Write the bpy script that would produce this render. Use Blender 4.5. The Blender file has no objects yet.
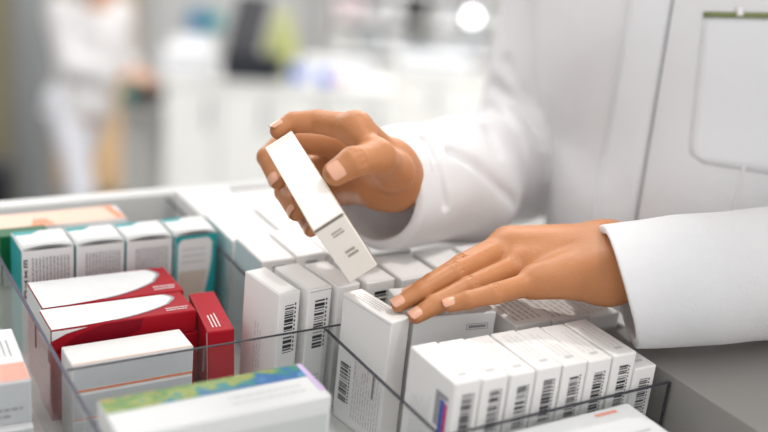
import bpy, bmesh, math, random
import numpy as np
from mathutils import Matrix, Vector
from mathutils.bvhtree import BVHTree
random.seed(7)
C = bpy.context.scene.collection
SC = bpy.context.scene
R_ = math.radians

# ------------------------------------------------------------------ camera, world, light, exposure
FPX = 1050.0
CAM_H = 1.36
S = 0.0092                       # one drawer unit in metres

def cam_axes(pitch, roll, yaw):
    F = np.array([math.sin(yaw) * math.cos(pitch), math.cos(yaw) * math.cos(pitch), -math.sin(pitch)])
    Rt = np.array([math.cos(yaw), -math.sin(yaw), 0.0])
    U = np.cross(Rt, F)
    return math.cos(roll) * Rt + math.sin(roll) * U, -math.sin(roll) * Rt + math.cos(roll) * U, F

def axes_matrix(ax, loc):
    r, u, f = ax
    m = Matrix(((r[0], u[0], -f[0], loc[0]), (r[1], u[1], -f[1], loc[1]), (r[2], u[2], -f[2], loc[2]), (0, 0, 0, 1)))
    return m

W_AX = cam_axes(R_(12), R_(3.5), 0)
W_LOC = np.array([0.0, 0.0, CAM_H])
T_AX = cam_axes(R_(20), R_(6.05), R_(32.48))
T_LOC = np.array([0, 0, 40 * S])
MW = axes_matrix(W_AX, W_LOC)
T = MW @ axes_matrix(T_AX, T_LOC).inverted()      # the drawer slopes towards the front: drawer frame -> room

cd = bpy.data.cameras.new('camera')
cam = bpy.data.objects.new('camera', cd)
C.objects.link(cam)
cam.matrix_world = MW
cd.sensor_width = 36
cd.lens = FPX * 36 / 768
cd.dof.use_dof = True
cd.dof.focus_distance = 87.5 * S
cd.dof.aperture_fstop = 2.0
cd.clip_start = 0.01
SC.camera = cam

w = bpy.data.worlds.new('world')
SC.world = w
w.use_nodes = True
w.node_tree.nodes['Background'].inputs[0].default_value = (1.0, 0.985, 0.97, 1)
w.node_tree.nodes['Background'].inputs[1].default_value = 1.17

def area_light(name, loc, target, sx, sy, power, col):
    l = bpy.data.lights.new(name, 'AREA')
    l.shape = 'RECTANGLE'; l.size = sx; l.size_y = sy
    l.energy = power; l.color = col
    o = bpy.data.objects.new(name, l)
    C.objects.link(o)
    o.location = loc
    o.rotation_euler = (Vector(target) - Vector(loc)).to_track_quat('-Z', 'Y').to_euler()
    return o

# tall window light from behind the counter, and two unseen spots added to brighten drawer and hands
area_light('window_daylight', (-1.3, 4.2, 2.5), (0.1, 1.0, 1.1), 1.6, 1.2, 9, (0.97, 0.98, 1.0))
SPOTS = [(Vector((-0.30, 1.55, 2.62)), Vector((0.06, 0.92, 1.16)), 17, 55), (Vector((0.40, 0.40, 2.62)), Vector((0.03, 0.84, 1.16)), 15, 42)]
for a_, b_, ang_, en_ in SPOTS:
    sl = bpy.data.lights.new('added_spot_light', 'SPOT')
    sl.energy = en_; sl.color = (1.0, 0.965, 0.92); sl.spot_size = R_(ang_); sl.spot_blend = 0.75; sl.shadow_soft_size = 0.05
    so = bpy.data.objects.new('added_spot_light', sl)
    C.objects.link(so)
    so.location = a_
    so.rotation_euler = (b_ - a_).to_track_quat('-Z', 'Y').to_euler()

SC.view_settings.view_transform = 'Standard'
SC.view_settings.look = 'None'
SC.view_settings.gamma = 1
SC.view_settings.use_curve_mapping = False
SC.view_settings.exposure = 0.09

# ------------------------------------------------------------------ coordinates
def at(px, py, d):
    """room point seen at pixel px,py at d drawer units along the view axis"""
    r, u, f = W_AX
    return W_LOC + d * S * (f + (px - 384) / FPX * r - (py - 216) / FPX * u)

def atm(px, py, m):
    return at(px, py, m / S)

def tp(x, y, z):
    """drawer units -> room point"""
    return np.array(T @ Vector((x * S, y * S, z * S)))

def pz(px, py, z):
    """room point seen at px,py on the drawer plane at height z"""
    r, u, f = T_AX
    d = f + (px - 384) / FPX * r - (py - 216) / FPX * u
    t = (z - 40.0) / d[2]
    q = np.array([0, 0, 40.0]) + t * d
    return tp(*q)

def tdir(x, y, z):
    return np.array(T.to_3x3() @ Vector((x, y, z)))

# ------------------------------------------------------------------ materials
def mat(name, col, rough=0.5, spec=0.4, metal=0.0, bump=0.0, bscale=200.0, var=0.0, emis=None, sss=0.0, coat=0.0):
    m = bpy.data.materials.new(name)
    m.use_nodes = True
    nt = m.node_tree
    b = nt.nodes['Principled BSDF']
    b.inputs['Base Color'].default_value = (*col, 1)
    b.inputs['Roughness'].default_value = rough
    b.inputs['Metallic'].default_value = metal
    b.inputs['Specular IOR Level'].default_value = spec
    b.inputs['Coat Weight'].default_value = coat
    if sss:
        b.inputs['Subsurface Weight'].default_value = sss
        b.inputs['Subsurface Radius'].default_value = (1.0, 0.35, 0.2)
        b.inputs['Subsurface Scale'].default_value = 0.004
    if emis:
        b.inputs['Emission Color'].default_value = (*col, 1)
        b.inputs['Emission Strength'].default_value = emis
    if bump or var:
        tc = nt.nodes.new('ShaderNodeTexCoord')
        n = nt.nodes.new('ShaderNodeTexNoise')
        n.inputs['Scale'].default_value = bscale
        n.inputs['Detail'].default_value = 4
        nt.links.new(tc.outputs['Object'], n.inputs['Vector'])
        if bump:
            bp = nt.nodes.new('ShaderNodeBump')
            bp.inputs['Strength'].default_value = bump
            bp.inputs['Distance'].default_value = 0.001
            nt.links.new(n.outputs['Fac'], bp.inputs['Height'])
            nt.links.new(bp.outputs['Normal'], b.inputs['Normal'])
        if var:
            mx = nt.nodes.new('ShaderNodeMix'); mx.data_type = 'RGBA'
            mx.inputs[6].default_value = (*[c * (1 - var) for c in col], 1)
            mx.inputs[7].default_value = (*[min(1, c * (1 + var)) for c in col], 1)
            nt.links.new(n.outputs['Fac'], mx.inputs[0])
            nt.links.new(mx.outputs[2], b.inputs['Base Color'])
    return m

M = {}
M['card'] = mat('white_card', (0.80, 0.79, 0.78), 0.45, 0.35, var=0.02, bscale=60)
M['card_cool'] = mat('cool_white_card', (0.76, 0.77, 0.77), 0.45, 0.35, var=0.02, bscale=60)
M['card_cream'] = mat('cream_card', (0.80, 0.74, 0.66), 0.5, 0.3, var=0.02, bscale=60)
M['ink'] = mat('black_ink', (0.02, 0.02, 0.025), 0.5)
M['ink_soft'] = mat('grey_ink', (0.30, 0.30, 0.32), 0.6)
M['ink_pale'] = mat('pale_grey_ink', (0.55, 0.55, 0.56), 0.6)
M['ink_faint'] = mat('faint_ink', (0.66, 0.66, 0.66), 0.6)
M['slit'] = mat('flap_gap', (0.10, 0.10, 0.10), 0.9)
M['teal'] = mat('teal_print', (0.02, 0.33, 0.34), 0.45, 0.15)
M['teal_pale'] = mat('pale_teal_print', (0.48, 0.63, 0.65), 0.5, 0.2)
M['green'] = mat('green_print', (0.006, 0.11, 0.04), 0.45, 0.15)
M['red'] = mat('red_print', (0.36, 0.008, 0.018), 0.45, 0.12, var=0.08, bscale=30)
M['red_dark'] = mat('dark_red_print', (0.22, 0.005, 0.014), 0.45, 0.12)
M['silver'] = mat('silver_print', (0.40, 0.40, 0.42), 0.3, metal=0.5)
M['orange'] = mat('orange_print', (0.85, 0.25, 0.10), 0.45)
M['orange_pale'] = mat('pale_orange_print', (0.85, 0.55, 0.42), 0.45)
M['salmon'] = mat('salmon_print', (0.80, 0.33, 0.25), 0.45)
M['blue'] = mat('blue_print', (0.05, 0.10, 0.40), 0.4)
M['magenta'] = mat('magenta_print', (0.55, 0.03, 0.16), 0.4)
M['edge'] = mat('acrylic_edge', (0.055, 0.055, 0.065), 0.6, 0.15)
M['edge_blue'] = mat('acrylic_edge_blue', (0.085, 0.08, 0.12), 0.55, 0.2)
M['plastic'] = mat('white_plastic', (0.64, 0.64, 0.63), 0.4, 0.4, bump=0.02, bscale=300)
M['tray'] = mat('pale_grey_tray_plastic', (0.62, 0.62, 0.60), 0.45, 0.4, bump=0.02, bscale=300)

def acrylic():
    m = bpy.data.materials.new('clear_acrylic')
    m.use_nodes = True
    nt = m.node_tree
    nt.nodes.clear()
    o = nt.nodes.new('ShaderNodeOutputMaterial')
    t = nt.nodes.new('ShaderNodeBsdfTransparent'); t.inputs[0].default_value = (0.965, 0.972, 0.975, 1)
    g = nt.nodes.new('ShaderNodeBsdfGlossy'); g.inputs['Roughness'].default_value = 0.06
    f = nt.nodes.new('ShaderNodeFresnel'); f.inputs[0].default_value = 1.45
    mu = nt.nodes.new('ShaderNodeMath'); mu.operation = 'MULTIPLY'; mu.inputs[1].default_value = 1.6; mu.use_clamp = True
    x = nt.nodes.new('ShaderNodeMixShader')
    ge = nt.nodes.new('ShaderNodeNewGeometry')
    iv = nt.nodes.new('ShaderNodeMath'); iv.operation = 'SUBTRACT'; iv.inputs[0].default_value = 1.0
    nt.links.new(ge.outputs['Backfacing'], iv.inputs[1])
    m2 = nt.nodes.new('ShaderNodeMath'); m2.operation = 'MULTIPLY'
    nt.links.new(f.outputs[0], mu.inputs[0]); nt.links.new(mu.outputs[0], m2.inputs[0]); nt.links.new(iv.outputs[0], m2.inputs[1])
    nt.links.new(m2.outputs[0], x.inputs[0])
    nt.links.new(t.outputs[0], x.inputs[1]); nt.links.new(g.outputs[0], x.inputs[2])
    nt.links.new(x.outputs[0], o.inputs[0])
    return m
M['acrylic'] = acrylic()

def rainbow():
    m = bpy.data.materials.new('rainbow_print')
    m.use_nodes = True
    nt = m.node_tree
    b = nt.nodes['Principled BSDF']; b.inputs['Roughness'].default_value = 0.4
    tc = nt.nodes.new('ShaderNodeTexCoord')
    sp = nt.nodes.new('ShaderNodeSeparateXYZ')
    nt.links.new(tc.outputs['Object'], sp.inputs[0])
    no = nt.nodes.new('ShaderNodeTexNoise'); no.inputs['Scale'].default_value = 95; no.inputs['Detail'].default_value = 3
    nt.links.new(tc.outputs['Object'], no.inputs['Vector'])
    # along the strip: green-gold at one end, blue-violet at the other; across: gold to blue
    mr = nt.nodes.new('ShaderNodeMapRange')
    mr.inputs[1].default_value = -0.075; mr.inputs[2].default_value = 0.085; mr.inputs[3].default_value = 0.0; mr.inputs[4].default_value = 0.55
    nt.links.new(sp.outputs[0], mr.inputs[0])
    my = nt.nodes.new('ShaderNodeMapRange')
    my.inputs[1].default_value = 0.024; my.inputs[2].default_value = 0.004; my.inputs[3].default_value = -0.15; my.inputs[4].default_value = 0.28
    nt.links.new(sp.outputs[1], my.inputs[0])
    a = nt.nodes.new('ShaderNodeMath'); a.operation = 'ADD'
    nt.links.new(mr.outputs[0], a.inputs[0]); nt.links.new(my.outputs[0], a.inputs[1])
    k = nt.nodes.new('ShaderNodeMath'); k.operation = 'MULTIPLY_ADD'; k.inputs[1].default_value = 0.9; k.inputs[2].default_value = -0.36
    nt.links.new(no.outputs['Fac'], k.inputs[0])
    a2 = nt.nodes.new('ShaderNodeMath'); a2.operation = 'ADD'
    nt.links.new(a.outputs[0], a2.inputs[0]); nt.links.new(k.outputs[0], a2.inputs[1])
    cr = nt.nodes.new('ShaderNodeValToRGB')
    e = cr.color_ramp.elements
    e[0].position = 0.0; e[0].color = (0.34, 0.30, 0.05, 1)
    e[1].position = 1.0; e[1].color = (0.16, 0.11, 0.50, 1)
    for p, c in ((0.18, (0.06, 0.24, 0.06, 1)), (0.36, (0.33, 0.36, 0.07, 1)), (0.5, (0.03, 0.25, 0.22, 1)), (0.66, (0.04, 0.13, 0.42, 1)), (0.82, (0.10, 0.32, 0.45, 1))):
        q = e.new(p); q.color = c
    nt.links.new(a2.outputs[0], cr.inputs[0])
    nt.links.new(cr.outputs[0], b.inputs['Base Color'])
    return m
M['rainbow'] = rainbow()

def skin(name, c1, c2):
    m = mat(name, c1, 0.45, 0.35, sss=0.25)
    nt = m.node_tree; b = nt.nodes['Principled BSDF']
    tc = nt.nodes.new('ShaderNodeTexCoord')
    n = nt.nodes.new('ShaderNodeTexNoise'); n.inputs['Scale'].default_value = 38; n.inputs['Detail'].default_value = 3
    nt.links.new(tc.outputs['Object'], n.inputs['Vector'])
    mx = nt.nodes.new('ShaderNodeMix'); mx.data_type = 'RGBA'
    mx.inputs[6].default_value = (*c1, 1); mx.inputs[7].default_value = (*c2, 1)
    nt.links.new(n.outputs['Fac'], mx.inputs[0]); nt.links.new(mx.outputs[2], b.inputs['Base Color'])
    v = nt.nodes.new('ShaderNodeTexVoronoi'); v.inputs['Scale'].default_value = 900
    n2 = nt.nodes.new('ShaderNodeTexNoise'); n2.inputs['Scale'].default_value = 260; n2.inputs['Detail'].default_value = 5
    nt.links.new(tc.outputs['Object'], v.inputs['Vector']); nt.links.new(tc.outputs['Object'], n2.inputs['Vector'])
    ad = nt.nodes.new('ShaderNodeMath'); ad.operation = 'ADD'
    nt.links.new(v.outputs[0], ad.inputs[0]); nt.links.new(n2.outputs['Fac'], ad.inputs[1])
    bp = nt.nodes.new('ShaderNodeBump'); bp.inputs['Strength'].default_value = 0.25; bp.inputs['Distance'].default_value = 0.0007
    nt.links.new(ad.outputs[0], bp.inputs['Height']); nt.links.new(bp.outputs['Normal'], b.inputs['Normal'])
    return m
M['skin'] = skin('tan_skin', (0.37, 0.150, 0.056), (0.49, 0.212, 0.090))
M['skin_pale'] = skin('light_skin', (0.62, 0.36, 0.24), (0.68, 0.42, 0.30))
M['nail'] = mat('natural_nail', (0.64, 0.34, 0.23), 0.28, 0.5)
M['hair'] = mat('dark_brown_hair', (0.035, 0.02, 0.014), 0.45, bump=0.4, bscale=120)
M['eye'] = mat('eye_white', (0.8, 0.8, 0.78), 0.2)
M['iris'] = mat('brown_iris', (0.06, 0.03, 0.015), 0.2)
M['lips'] = mat('lips', (0.5, 0.16, 0.13), 0.4)

def cloth(name, col):
    m = mat(name, col, 0.8, 0.15)
    nt = m.node_tree; b = nt.nodes['Principled BSDF']
    b.inputs['Sheen Weight'].default_value = 0.15
    tc = nt.nodes.new('ShaderNodeTexCoord')
    n = nt.nodes.new('ShaderNodeTexNoise'); n.inputs['Scale'].default_value = 14; n.inputs['Detail'].default_value = 3
    wv = nt.nodes.new('ShaderNodeTexNoise'); wv.inputs['Scale'].default_value = 900
    nt.links.new(tc.outputs['Object'], n.inputs['Vector']); nt.links.new(tc.outputs['Object'], wv.inputs['Vector'])
    ad = nt.nodes.new('ShaderNodeMath'); ad.operation = 'MULTIPLY_ADD'; ad.inputs[1].default_value = 6.0
    nt.links.new(n.outputs['Fac'], ad.inputs[0]); nt.links.new(wv.outputs['Fac'], ad.inputs[2])
    bp = nt.nodes.new('ShaderNodeBump'); bp.inputs['Strength'].default_value = 0.5; bp.inputs['Distance'].default_value = 0.0018
    nt.links.new(ad.outputs[0], bp.inputs['Height']); nt.links.new(bp.outputs['Normal'], b.inputs['Normal'])
    return m
M['coat'] = cloth('white_coat_cloth', (0.84, 0.85, 0.87))
def add_translucency(m, col, fac):
    nt = m.node_tree
    out = nt.nodes['Material Output']; b = nt.nodes['Principled BSDF']
    t = nt.nodes.new('ShaderNodeBsdfTranslucent'); t.inputs[0].default_value = (*col, 1)
    x = nt.nodes.new('ShaderNodeMixShader'); x.inputs[0].default_value = fac
    nt.links.new(b.outputs[0], x.inputs[1]); nt.links.new(t.outputs[0], x.inputs[2]); nt.links.new(x.outputs[0], out.inputs[0])
add_translucency(M['coat'], (0.90, 0.87, 0.87), 0.25)
M['seam'] = mat('coat_flap_edge_shade', (0.30, 0.30, 0.31), 0.8)
M['stitch'] = mat('coat_stitching', (0.74, 0.73, 0.73), 0.8)
M['trim_green'] = mat('olive_pocket_trim', (0.17, 0.20, 0.075), 0.7)
M['trousers'] = cloth('white_trouser_cloth', (0.76, 0.76, 0.82))
M['shoe'] = mat('white_shoe', (0.6, 0.6, 0.6), 0.5)

# ------------------------------------------------------------------ object helpers
def tag(o, label=None, cat=None, group=None, kind=None):
    if label: o['label'] = label
    if cat: o['category'] = cat
    if group: o['group'] = group
    if kind: o['kind'] = kind
    return o

def link_mesh(name, verts, faces, m, parent=None, smooth=False):
    me = bpy.data.meshes.new(name)
    me.from_pydata([tuple(v) for v in verts], [], [tuple(f) for f in faces])
    me.update()
    if smooth:
        me.polygons.foreach_set('use_smooth', [True] * len(me.polygons))
    if m: me.materials.append(m)
    o = bpy.data.objects.new(name, me)
    C.objects.link(o)
    if parent: o.parent = parent
    return o

def link_bm(name, bm, m, parent=None, smooth=False):
    me = bpy.data.meshes.new(name)
    bm.to_mesh(me); bm.free()
    if smooth: me.polygons.foreach_set('use_smooth', [True] * len(me.polygons))
    if m: me.materials.append(m)
    o = bpy.data.objects.new(name, me)
    C.objects.link(o)
    if parent: o.parent = parent
    return o

def bm_box(bm, lo, hi, bev=0.0, seg=2):
    r = bmesh.ops.create_cube(bm, size=1)
    vs = r['verts']
    for v in vs:
        v.co = Vector([lo[i] if v.co[i] < 0 else hi[i] for i in range(3)])
    if bev:
        es = list({e for v in vs for e in v.link_edges})
        bmesh.ops.bevel(bm, geom=es, offset=bev, segments=seg, affect='EDGES', profile=0.5)

def box_obj(name, lo, hi, m, parent=None, bev=0.0):
    bm = bmesh.new(); bm_box(bm, lo, hi, bev)
    return link_bm(name, bm, m, parent)

def bm_cyl(bm, p, q, r0, r1=None, n=24):
    r1 = r0 if r1 is None else r1
    p = Vector(p); q = Vector(q); d = q - p
    rot = d.to_track_quat('Z', 'Y').to_matrix().to_4x4()
    bmesh.ops.create_cone(bm, cap_ends=True, segments=n, radius1=r0, radius2=r1, depth=d.length, matrix=Matrix.Translation((p + q) / 2) @ rot)

def empty(name, mw):
    o = bpy.data.objects.new(name, None)
    C.objects.link(o)
    o.matrix_world = mw
    o.empty_display_size = 0.05
    return o

# ------------------------------------------------------------------ signed-distance modelling for bodies and cloth
def round_cone(P, a, b, ra, rb):
    a = np.asarray(a, np.float32); b = np.asarray(b, np.float32)
    ba = b - a
    l2 = float(ba @ ba)
    rr = ra - rb
    a2 = l2 - rr * rr
    if a2 <= 1e-12:
        c, r = (a, ra) if ra > rb else (b, rb)
        return np.linalg.norm(P - c, axis=1) - r
    il2 = 1.0 / l2
    pa = P - a
    y = pa @ ba
    z = y - l2
    xv = pa * l2 - np.outer(y, ba)
    x2 = np.einsum('ij,ij->i', xv, xv)
    y2 = y * y * l2
    z2 = z * z * l2
    k = np.sign(rr) * rr * rr * x2
    d = (np.sqrt(np.maximum(x2 * a2 * il2, 0)) + y * rr) * il2 - ra
    m1 = np.sign(z) * a2 * z2 > k
    m2 = (~m1) & (np.sign(y) * a2 * y2 < k)
    d[m1] = np.sqrt(x2[m1] + z2[m1]) * il2 - rb
    d[m2] = np.sqrt(x2[m2] + y2[m2]) * il2 - ra
    return d

def ellipsoid(P, c, axes, r):
    q = (P - np.asarray(c, np.float32)) @ np.asarray(axes, np.float32).T
    r = np.asarray(r, np.float32)
    k0 = np.linalg.norm(q / r, axis=1)
    k1 = np.linalg.norm(q / (r * r), axis=1)
    return k0 * (k0 - 1) / np.maximum(k1, 1e-6)

def smin(a, b, k):
    h = np.maximum(k - np.abs(a - b), 0) / k
    return np.minimum(a, b) - h * h * k * 0.25

def smax(a, b, k):
    return -smin(-a, -b, k)

def chain(P, pts, rad, k):
    d = None
    for i in range(len(pts) - 1):
        e = round_cone(P, pts[i], pts[i + 1], rad[i], rad[i + 1])
        d = e if d is None else smin(d, e, k)
    return d

def sdf_mesh(fn, lo, hi, cell):
    lo = np.asarray(lo, float); hi = np.asarray(hi, float)
    n = np.maximum(((hi - lo) / cell).astype(int) + 1, 4)
    ax = [lo[i] + cell * np.arange(n[i]) for i in range(3)]
    V = np.empty(n, np.float32)
    step = max(1, int(250000 // (n[1] * n[2])))
    for i in range(0, n[0], step):
        g = np.meshgrid(ax[0][i:i + step], ax[1], ax[2], indexing='ij')
        Pt = np.stack([x.ravel() for x in g], 1).astype(np.float32)
        V[i:i + step] = fn(Pt).reshape(g[0].shape)
    ins = V < 0
    cs = [(a, b, c) for a in (0, 1) for b in (0, 1) for c in (0, 1)]
    sl = lambda A, o: A[o[0]:n[0] - 1 + o[0], o[1]:n[1] - 1 + o[1], o[2]:n[2] - 1 + o[2]]
    cnt = sum(sl(ins, o).astype(np.int8) for o in cs)
    mask = (cnt > 0) & (cnt < 8)
    I = np.argwhere(mask)
    idx = np.full(mask.shape, -1, np.int64)
    idx[mask] = np.arange(len(I))
    acc = np.zeros((len(I), 3)); num = np.zeros(len(I))
    for a in cs:
        for b in cs:
            if sum(abs(a[i] - b[i]) for i in range(3)) != 1 or a > b: continue
            va = sl(V, a)[mask]; vb = sl(V, b)[mask]
            cr = (va < 0) != (vb < 0)
            t = np.where(cr, va / np.where(cr, va - vb, 1), 0)
            p = np.array(a) + t[:, None] * (np.array(b) - np.array(a))
            acc[cr] += p[cr]; num[cr] += 1
    verts = lo + cell * (I + acc / num[:, None])
    faces = []
    for d in range(3):
        u, v = (d + 1) % 3, (d + 2) % 3
        A = np.take(ins, range(n[d] - 1), axis=d); B = np.take(ins, range(1, n[d]), axis=d)
        E = np.argwhere(A != B)
        ok = (E[:, u] > 0) & (E[:, v] > 0) & (E[:, u] < n[u] - 1) & (E[:, v] < n[v] - 1)
        E = E[ok]
        flip = ~ins[E[:, 0], E[:, 1], E[:, 2]]
        def cellof(du, dv):
            q = E.copy(); q[:, u] -= du; q[:, v] -= dv
            return idx[q[:, 0], q[:, 1], q[:, 2]]
        f = np.stack([cellof(1, 1), cellof(0, 1), cellof(0, 0), cellof(1, 0)], 1)
        f[flip] = f[flip][:, ::-1]
        faces.append(f)
    faces = np.concatenate(faces)
    return verts, faces[(faces >= 0).all(1)]

def bounds(pts, pad):
    p = np.array(pts)
    return p.min(0) - pad, p.max(0) + pad

# ------------------------------------------------------------------ the room
def struct(name, lo, hi, m, bev=0.0):
    return tag(box_obj(name, lo, hi, m, None, bev), kind='structure')

M['wall'] = mat('pale_wall_paint', (0.74, 0.755, 0.77), 0.7, 0.2, bump=0.05, bscale=80)
M['floor'] = mat('grey_vinyl_floor', (0.42, 0.42, 0.41), 0.4, 0.4, var=0.05, bscale=8)
M['ceil'] = mat('white_ceiling_paint', (0.8, 0.8, 0.8), 0.8, 0.2)
M['beige'] = mat('beige_door_laminate', (0.30, 0.27, 0.19), 0.5, 0.3)
M['greywall'] = mat('grey_wall_panel', (0.27, 0.28, 0.29), 0.5, 0.3)
M['column'] = mat('warm_beige_paint', (0.62, 0.53, 0.44), 0.6, 0.2)
M['lamp'] = mat('added_lamp_panel', (1.0, 0.98, 0.95), 0.5, emis=4.0)

struct('floor', (-3.2, -2.5, -0.06), (4.6, 7.7, 0.0), M['floor'])
struct('ceiling', (-3.2, 1.2, 2.75), (4.6, 7.7, 2.83), M['ceil'])
struct('wall_back', (-3.2, 7.6, 0.0), (4.6, 7.7, 2.75), M['wall'])
struct('wall_left', (-3.3, -2.5, 0.0), (-3.2, 7.7, 2.75), M['greywall'])

# ------------------------------------------------------------------ drawer and its dividers (drawer frame)
TM = T @ Matrix.Scale(1, 4)
def dmw(x, y, z, rz=0.0):
    return T @ Matrix.Translation((x * S, y * S, z * S)) @ Matrix.Rotation(rz, 4, 'Z')

FLOOR_Z = -8.5
unit = empty('drawer_unit', dmw(0, 0, FLOOR_Z - 0.8))
tag(unit, 'pull-out drawer of white plastic holding all the medicine boxes', 'drawer')
def dpart(name, lo, hi, m, bev=0.002):
    z0 = FLOOR_Z - 0.8
    return box_obj(name, [lo[0] * S, lo[1] * S, (lo[2] - z0) * S], [hi[0] * S, hi[1] * S, (hi[2] - z0) * S], m, unit, bev)
dpart('drawer_floor', (2, 24, FLOOR_Z - 0.8), (66.4, 106.5, FLOOR_Z), M['tray'], 0)
dpart('back_panel', (2, 104.3, FLOOR_Z + .01), (66.4, 106.5, 0.5), M['plastic'])
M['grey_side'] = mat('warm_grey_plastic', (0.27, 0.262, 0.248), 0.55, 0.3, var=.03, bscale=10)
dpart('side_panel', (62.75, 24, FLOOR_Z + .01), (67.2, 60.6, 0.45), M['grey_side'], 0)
dpart('side_panel', (65.6, 60.61, FLOOR_Z + .01), (67.2, 104.25, 0.5), M['plastic'])
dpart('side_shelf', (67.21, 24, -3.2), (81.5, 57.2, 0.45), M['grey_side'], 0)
dpart('side_panel', (1.2, 24, FLOOR_Z + .01), (2.6, 104.25, 0.5), M['plastic'])
dpart('front_panel', (1.2, 22, FLOOR_Z - 6), (67.2, 23.9, 1.2), M['plastic'])
# cabinet carcass below, down to the floor
Ti = T.inverted()
bm = bmesh.new()
top = [tp(x, y, FLOOR_Z - 0.85) for x, y in ((3, 34), (64, 34), (64, 105), (3, 105))]
tv = [bm.verts.new(p) for p in top] + [bm.verts.new((p[0], p[1], 0.0)) for p in top]
for f in ((0, 1, 2, 3), (7, 6, 5, 4), (4, 5, 1, 0), (5, 6, 2, 1), (6, 7, 3, 2), (7, 4, 0, 3)):
    bm.faces.new([tv[i] for i in f])
bm.transform((unit.matrix_world).inverted())
link_bm('cabinet_carcass', bm, M['plastic'], unit)

def divider(label, lo, hi, edge, slots=()):
    """clear sheet standing on edge; top and end edges read dark"""
    c = [(lo[i] + hi[i]) / 2 for i in range(2)]
    o = box_obj('acrylic_divider', [(lo[0] - c[0]) * S, (lo[1] - c[1]) * S, 0], [(hi[0] - c[0]) * S, (hi[1] - c[1]) * S, (hi[2] - FLOOR_Z - .03) * S], M['acrylic'])
    o.matrix_world = dmw(c[0], c[1], FLOOR_Z + .02)
    tag(o, label, 'divider', 'clear acrylic dividers of the drawer')
    h = (hi[2] - FLOOR_Z - .03) * S
    x0, x1, y0, y1 = (lo[0] - c[0]) * S, (hi[0] - c[0]) * S, (lo[1] - c[1]) * S, (hi[1] - c[1]) * S
    e = 0.0002
    box_obj('polished_edge', (x0, y0, h + .0001), (x1, y1, h + .0007), edge, o)
    if x1 - x0 > y1 - y0:
        box_obj('polished_edge', (x1 + .0001, y0, 0.0), (x1 + .0008, y1, h + .0007), edge, o)
    else:
        box_obj('polished_edge', (x0, y0 - .0008, 0.0), (x1, y0 - .0001, h + .0007), edge, o)
    for s in slots:
        if x1 - x0 > y1 - y0:
            box_obj('slot', ((s - c[0]) * S - .0008, y0 - .0004, h - 2.0 * S), ((s - c[0]) * S + .0008, y0 - .0001, h), M['slit'], o)
        else:
            box_obj('slot', (x0 - .0004, (s - c[1]) * S - .0008, h - 2.0 * S), (x0 - .0001, (s - c[1]) * S + .0008, h), M['slit'], o)
    return o

TH = 0.28
divider('long clear acrylic divider along the left side of the red and teal boxes', (17.8, 30, 0), (17.8 + TH, 104.1, 0), M['edge_blue'], (78.3, 91))
divider('long clear divider crossing in front of the first two standing barcode boxes', (18.2, 70.1, 0), (65.3, 70.1 + TH * .8, 0), M['edge'], (29,))
divider('clear acrylic divider along the left broad side of the tall box with small print', (39.7, 52.2, 0), (39.7 + TH, 69.9, 0), M['edge'], (61.3,))
divider('clear acrylic divider in front of the row of barcoded boxes', (18.2, 51.8, 0), (62.4, 51.8 + TH, 0), M['edge'])
divider('clear acrylic divider beside the rightmost teal box', (37.75, 79.5, 0), (37.75 + TH, 104.1, 0), M['edge'])

# ------------------------------------------------------------------ cartons
def face_frame(f, w, d, h):
    """origin, u, v, normal of a face; root origin is at the bottom centre"""
    if f == 'front': return Vector((-w / 2, -d / 2, 0)), Vector((1, 0, 0)), Vector((0, 0, 1)), Vector((0, -1, 0))
    if f == 'left': return Vector((-w / 2, d / 2, 0)), Vector((0, -1, 0)), Vector((0, 0, 1)), Vector((-1, 0, 0))
    if f == 'right': return Vector((w / 2, -d / 2, 0)), Vector((0, 1, 0)), Vector((0, 0, 1)), Vector((1, 0, 0))
    if f == 'back': return Vector((w / 2, d / 2, 0)), Vector((-1, 0, 0)), Vector((0, 0, 1)), Vector((0, 1, 0))
    return Vector((-w / 2, -d / 2, h)), Vector((1, 0, 0)), Vector((0, 1, 0)), Vector((0, 0, 1))

DIMS = {}
def mark(root, name, face, polys, m, lift=0.00025):
    """printed shapes on a face; polys are lists of (u,v) in drawer units from the face's lower left"""
    w, d, h = DIMS[root.name]
    o, u, v, n = face_frame(face, w, d, h)
    vs, fs = [], []
    for p in polys:
        b = len(vs)
        vs += [o + u * (a * S) + v * (c * S) + n * lift for a, c in p]
        fs.append(list(range(b, len(vs))))
    return link_mesh(name, vs, fs, m, root)

def rect(a, b, c, d):
    return [(a, b), (c, b), (c, d), (a, d)]

def barcode_rects(x0, y0, x1, y1, vertical=True, seed=0, digits=True):
    """bars across the narrow side; vertical: code runs along v"""
    r = random.Random(seed)
    out = []
    L = (y1 - y0) if vertical else (x1 - x0)
    t = 0.0
    unit = L / 62
    while t < L - unit:
        wd = unit * r.choice((1, 1, 2, 2, 3, 4)); wd = min(wd, L - t)
        out.append(rect(x0, y0 + t, x1, y0 + t + wd) if vertical else rect(x0 + t, y0, x0 + t + wd, y1))
        t += wd + unit * r.choice((1, 1, 2, 2, 3))
    if digits:
        k = 12
        for i in range(k):
            a = L * (i + .15) / k; b = a + L / k * .55
            s = (x1 - x0 if vertical else y1 - y0)
            if vertical: out.append(rect(x1 + .10 * s, y0 + a, x1 + .25 * s, y0 + b))
            else: out.append(rect(x0 + a, y0 - .25 * s, x0 + b, y0 - .10 * s))
    return out

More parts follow.
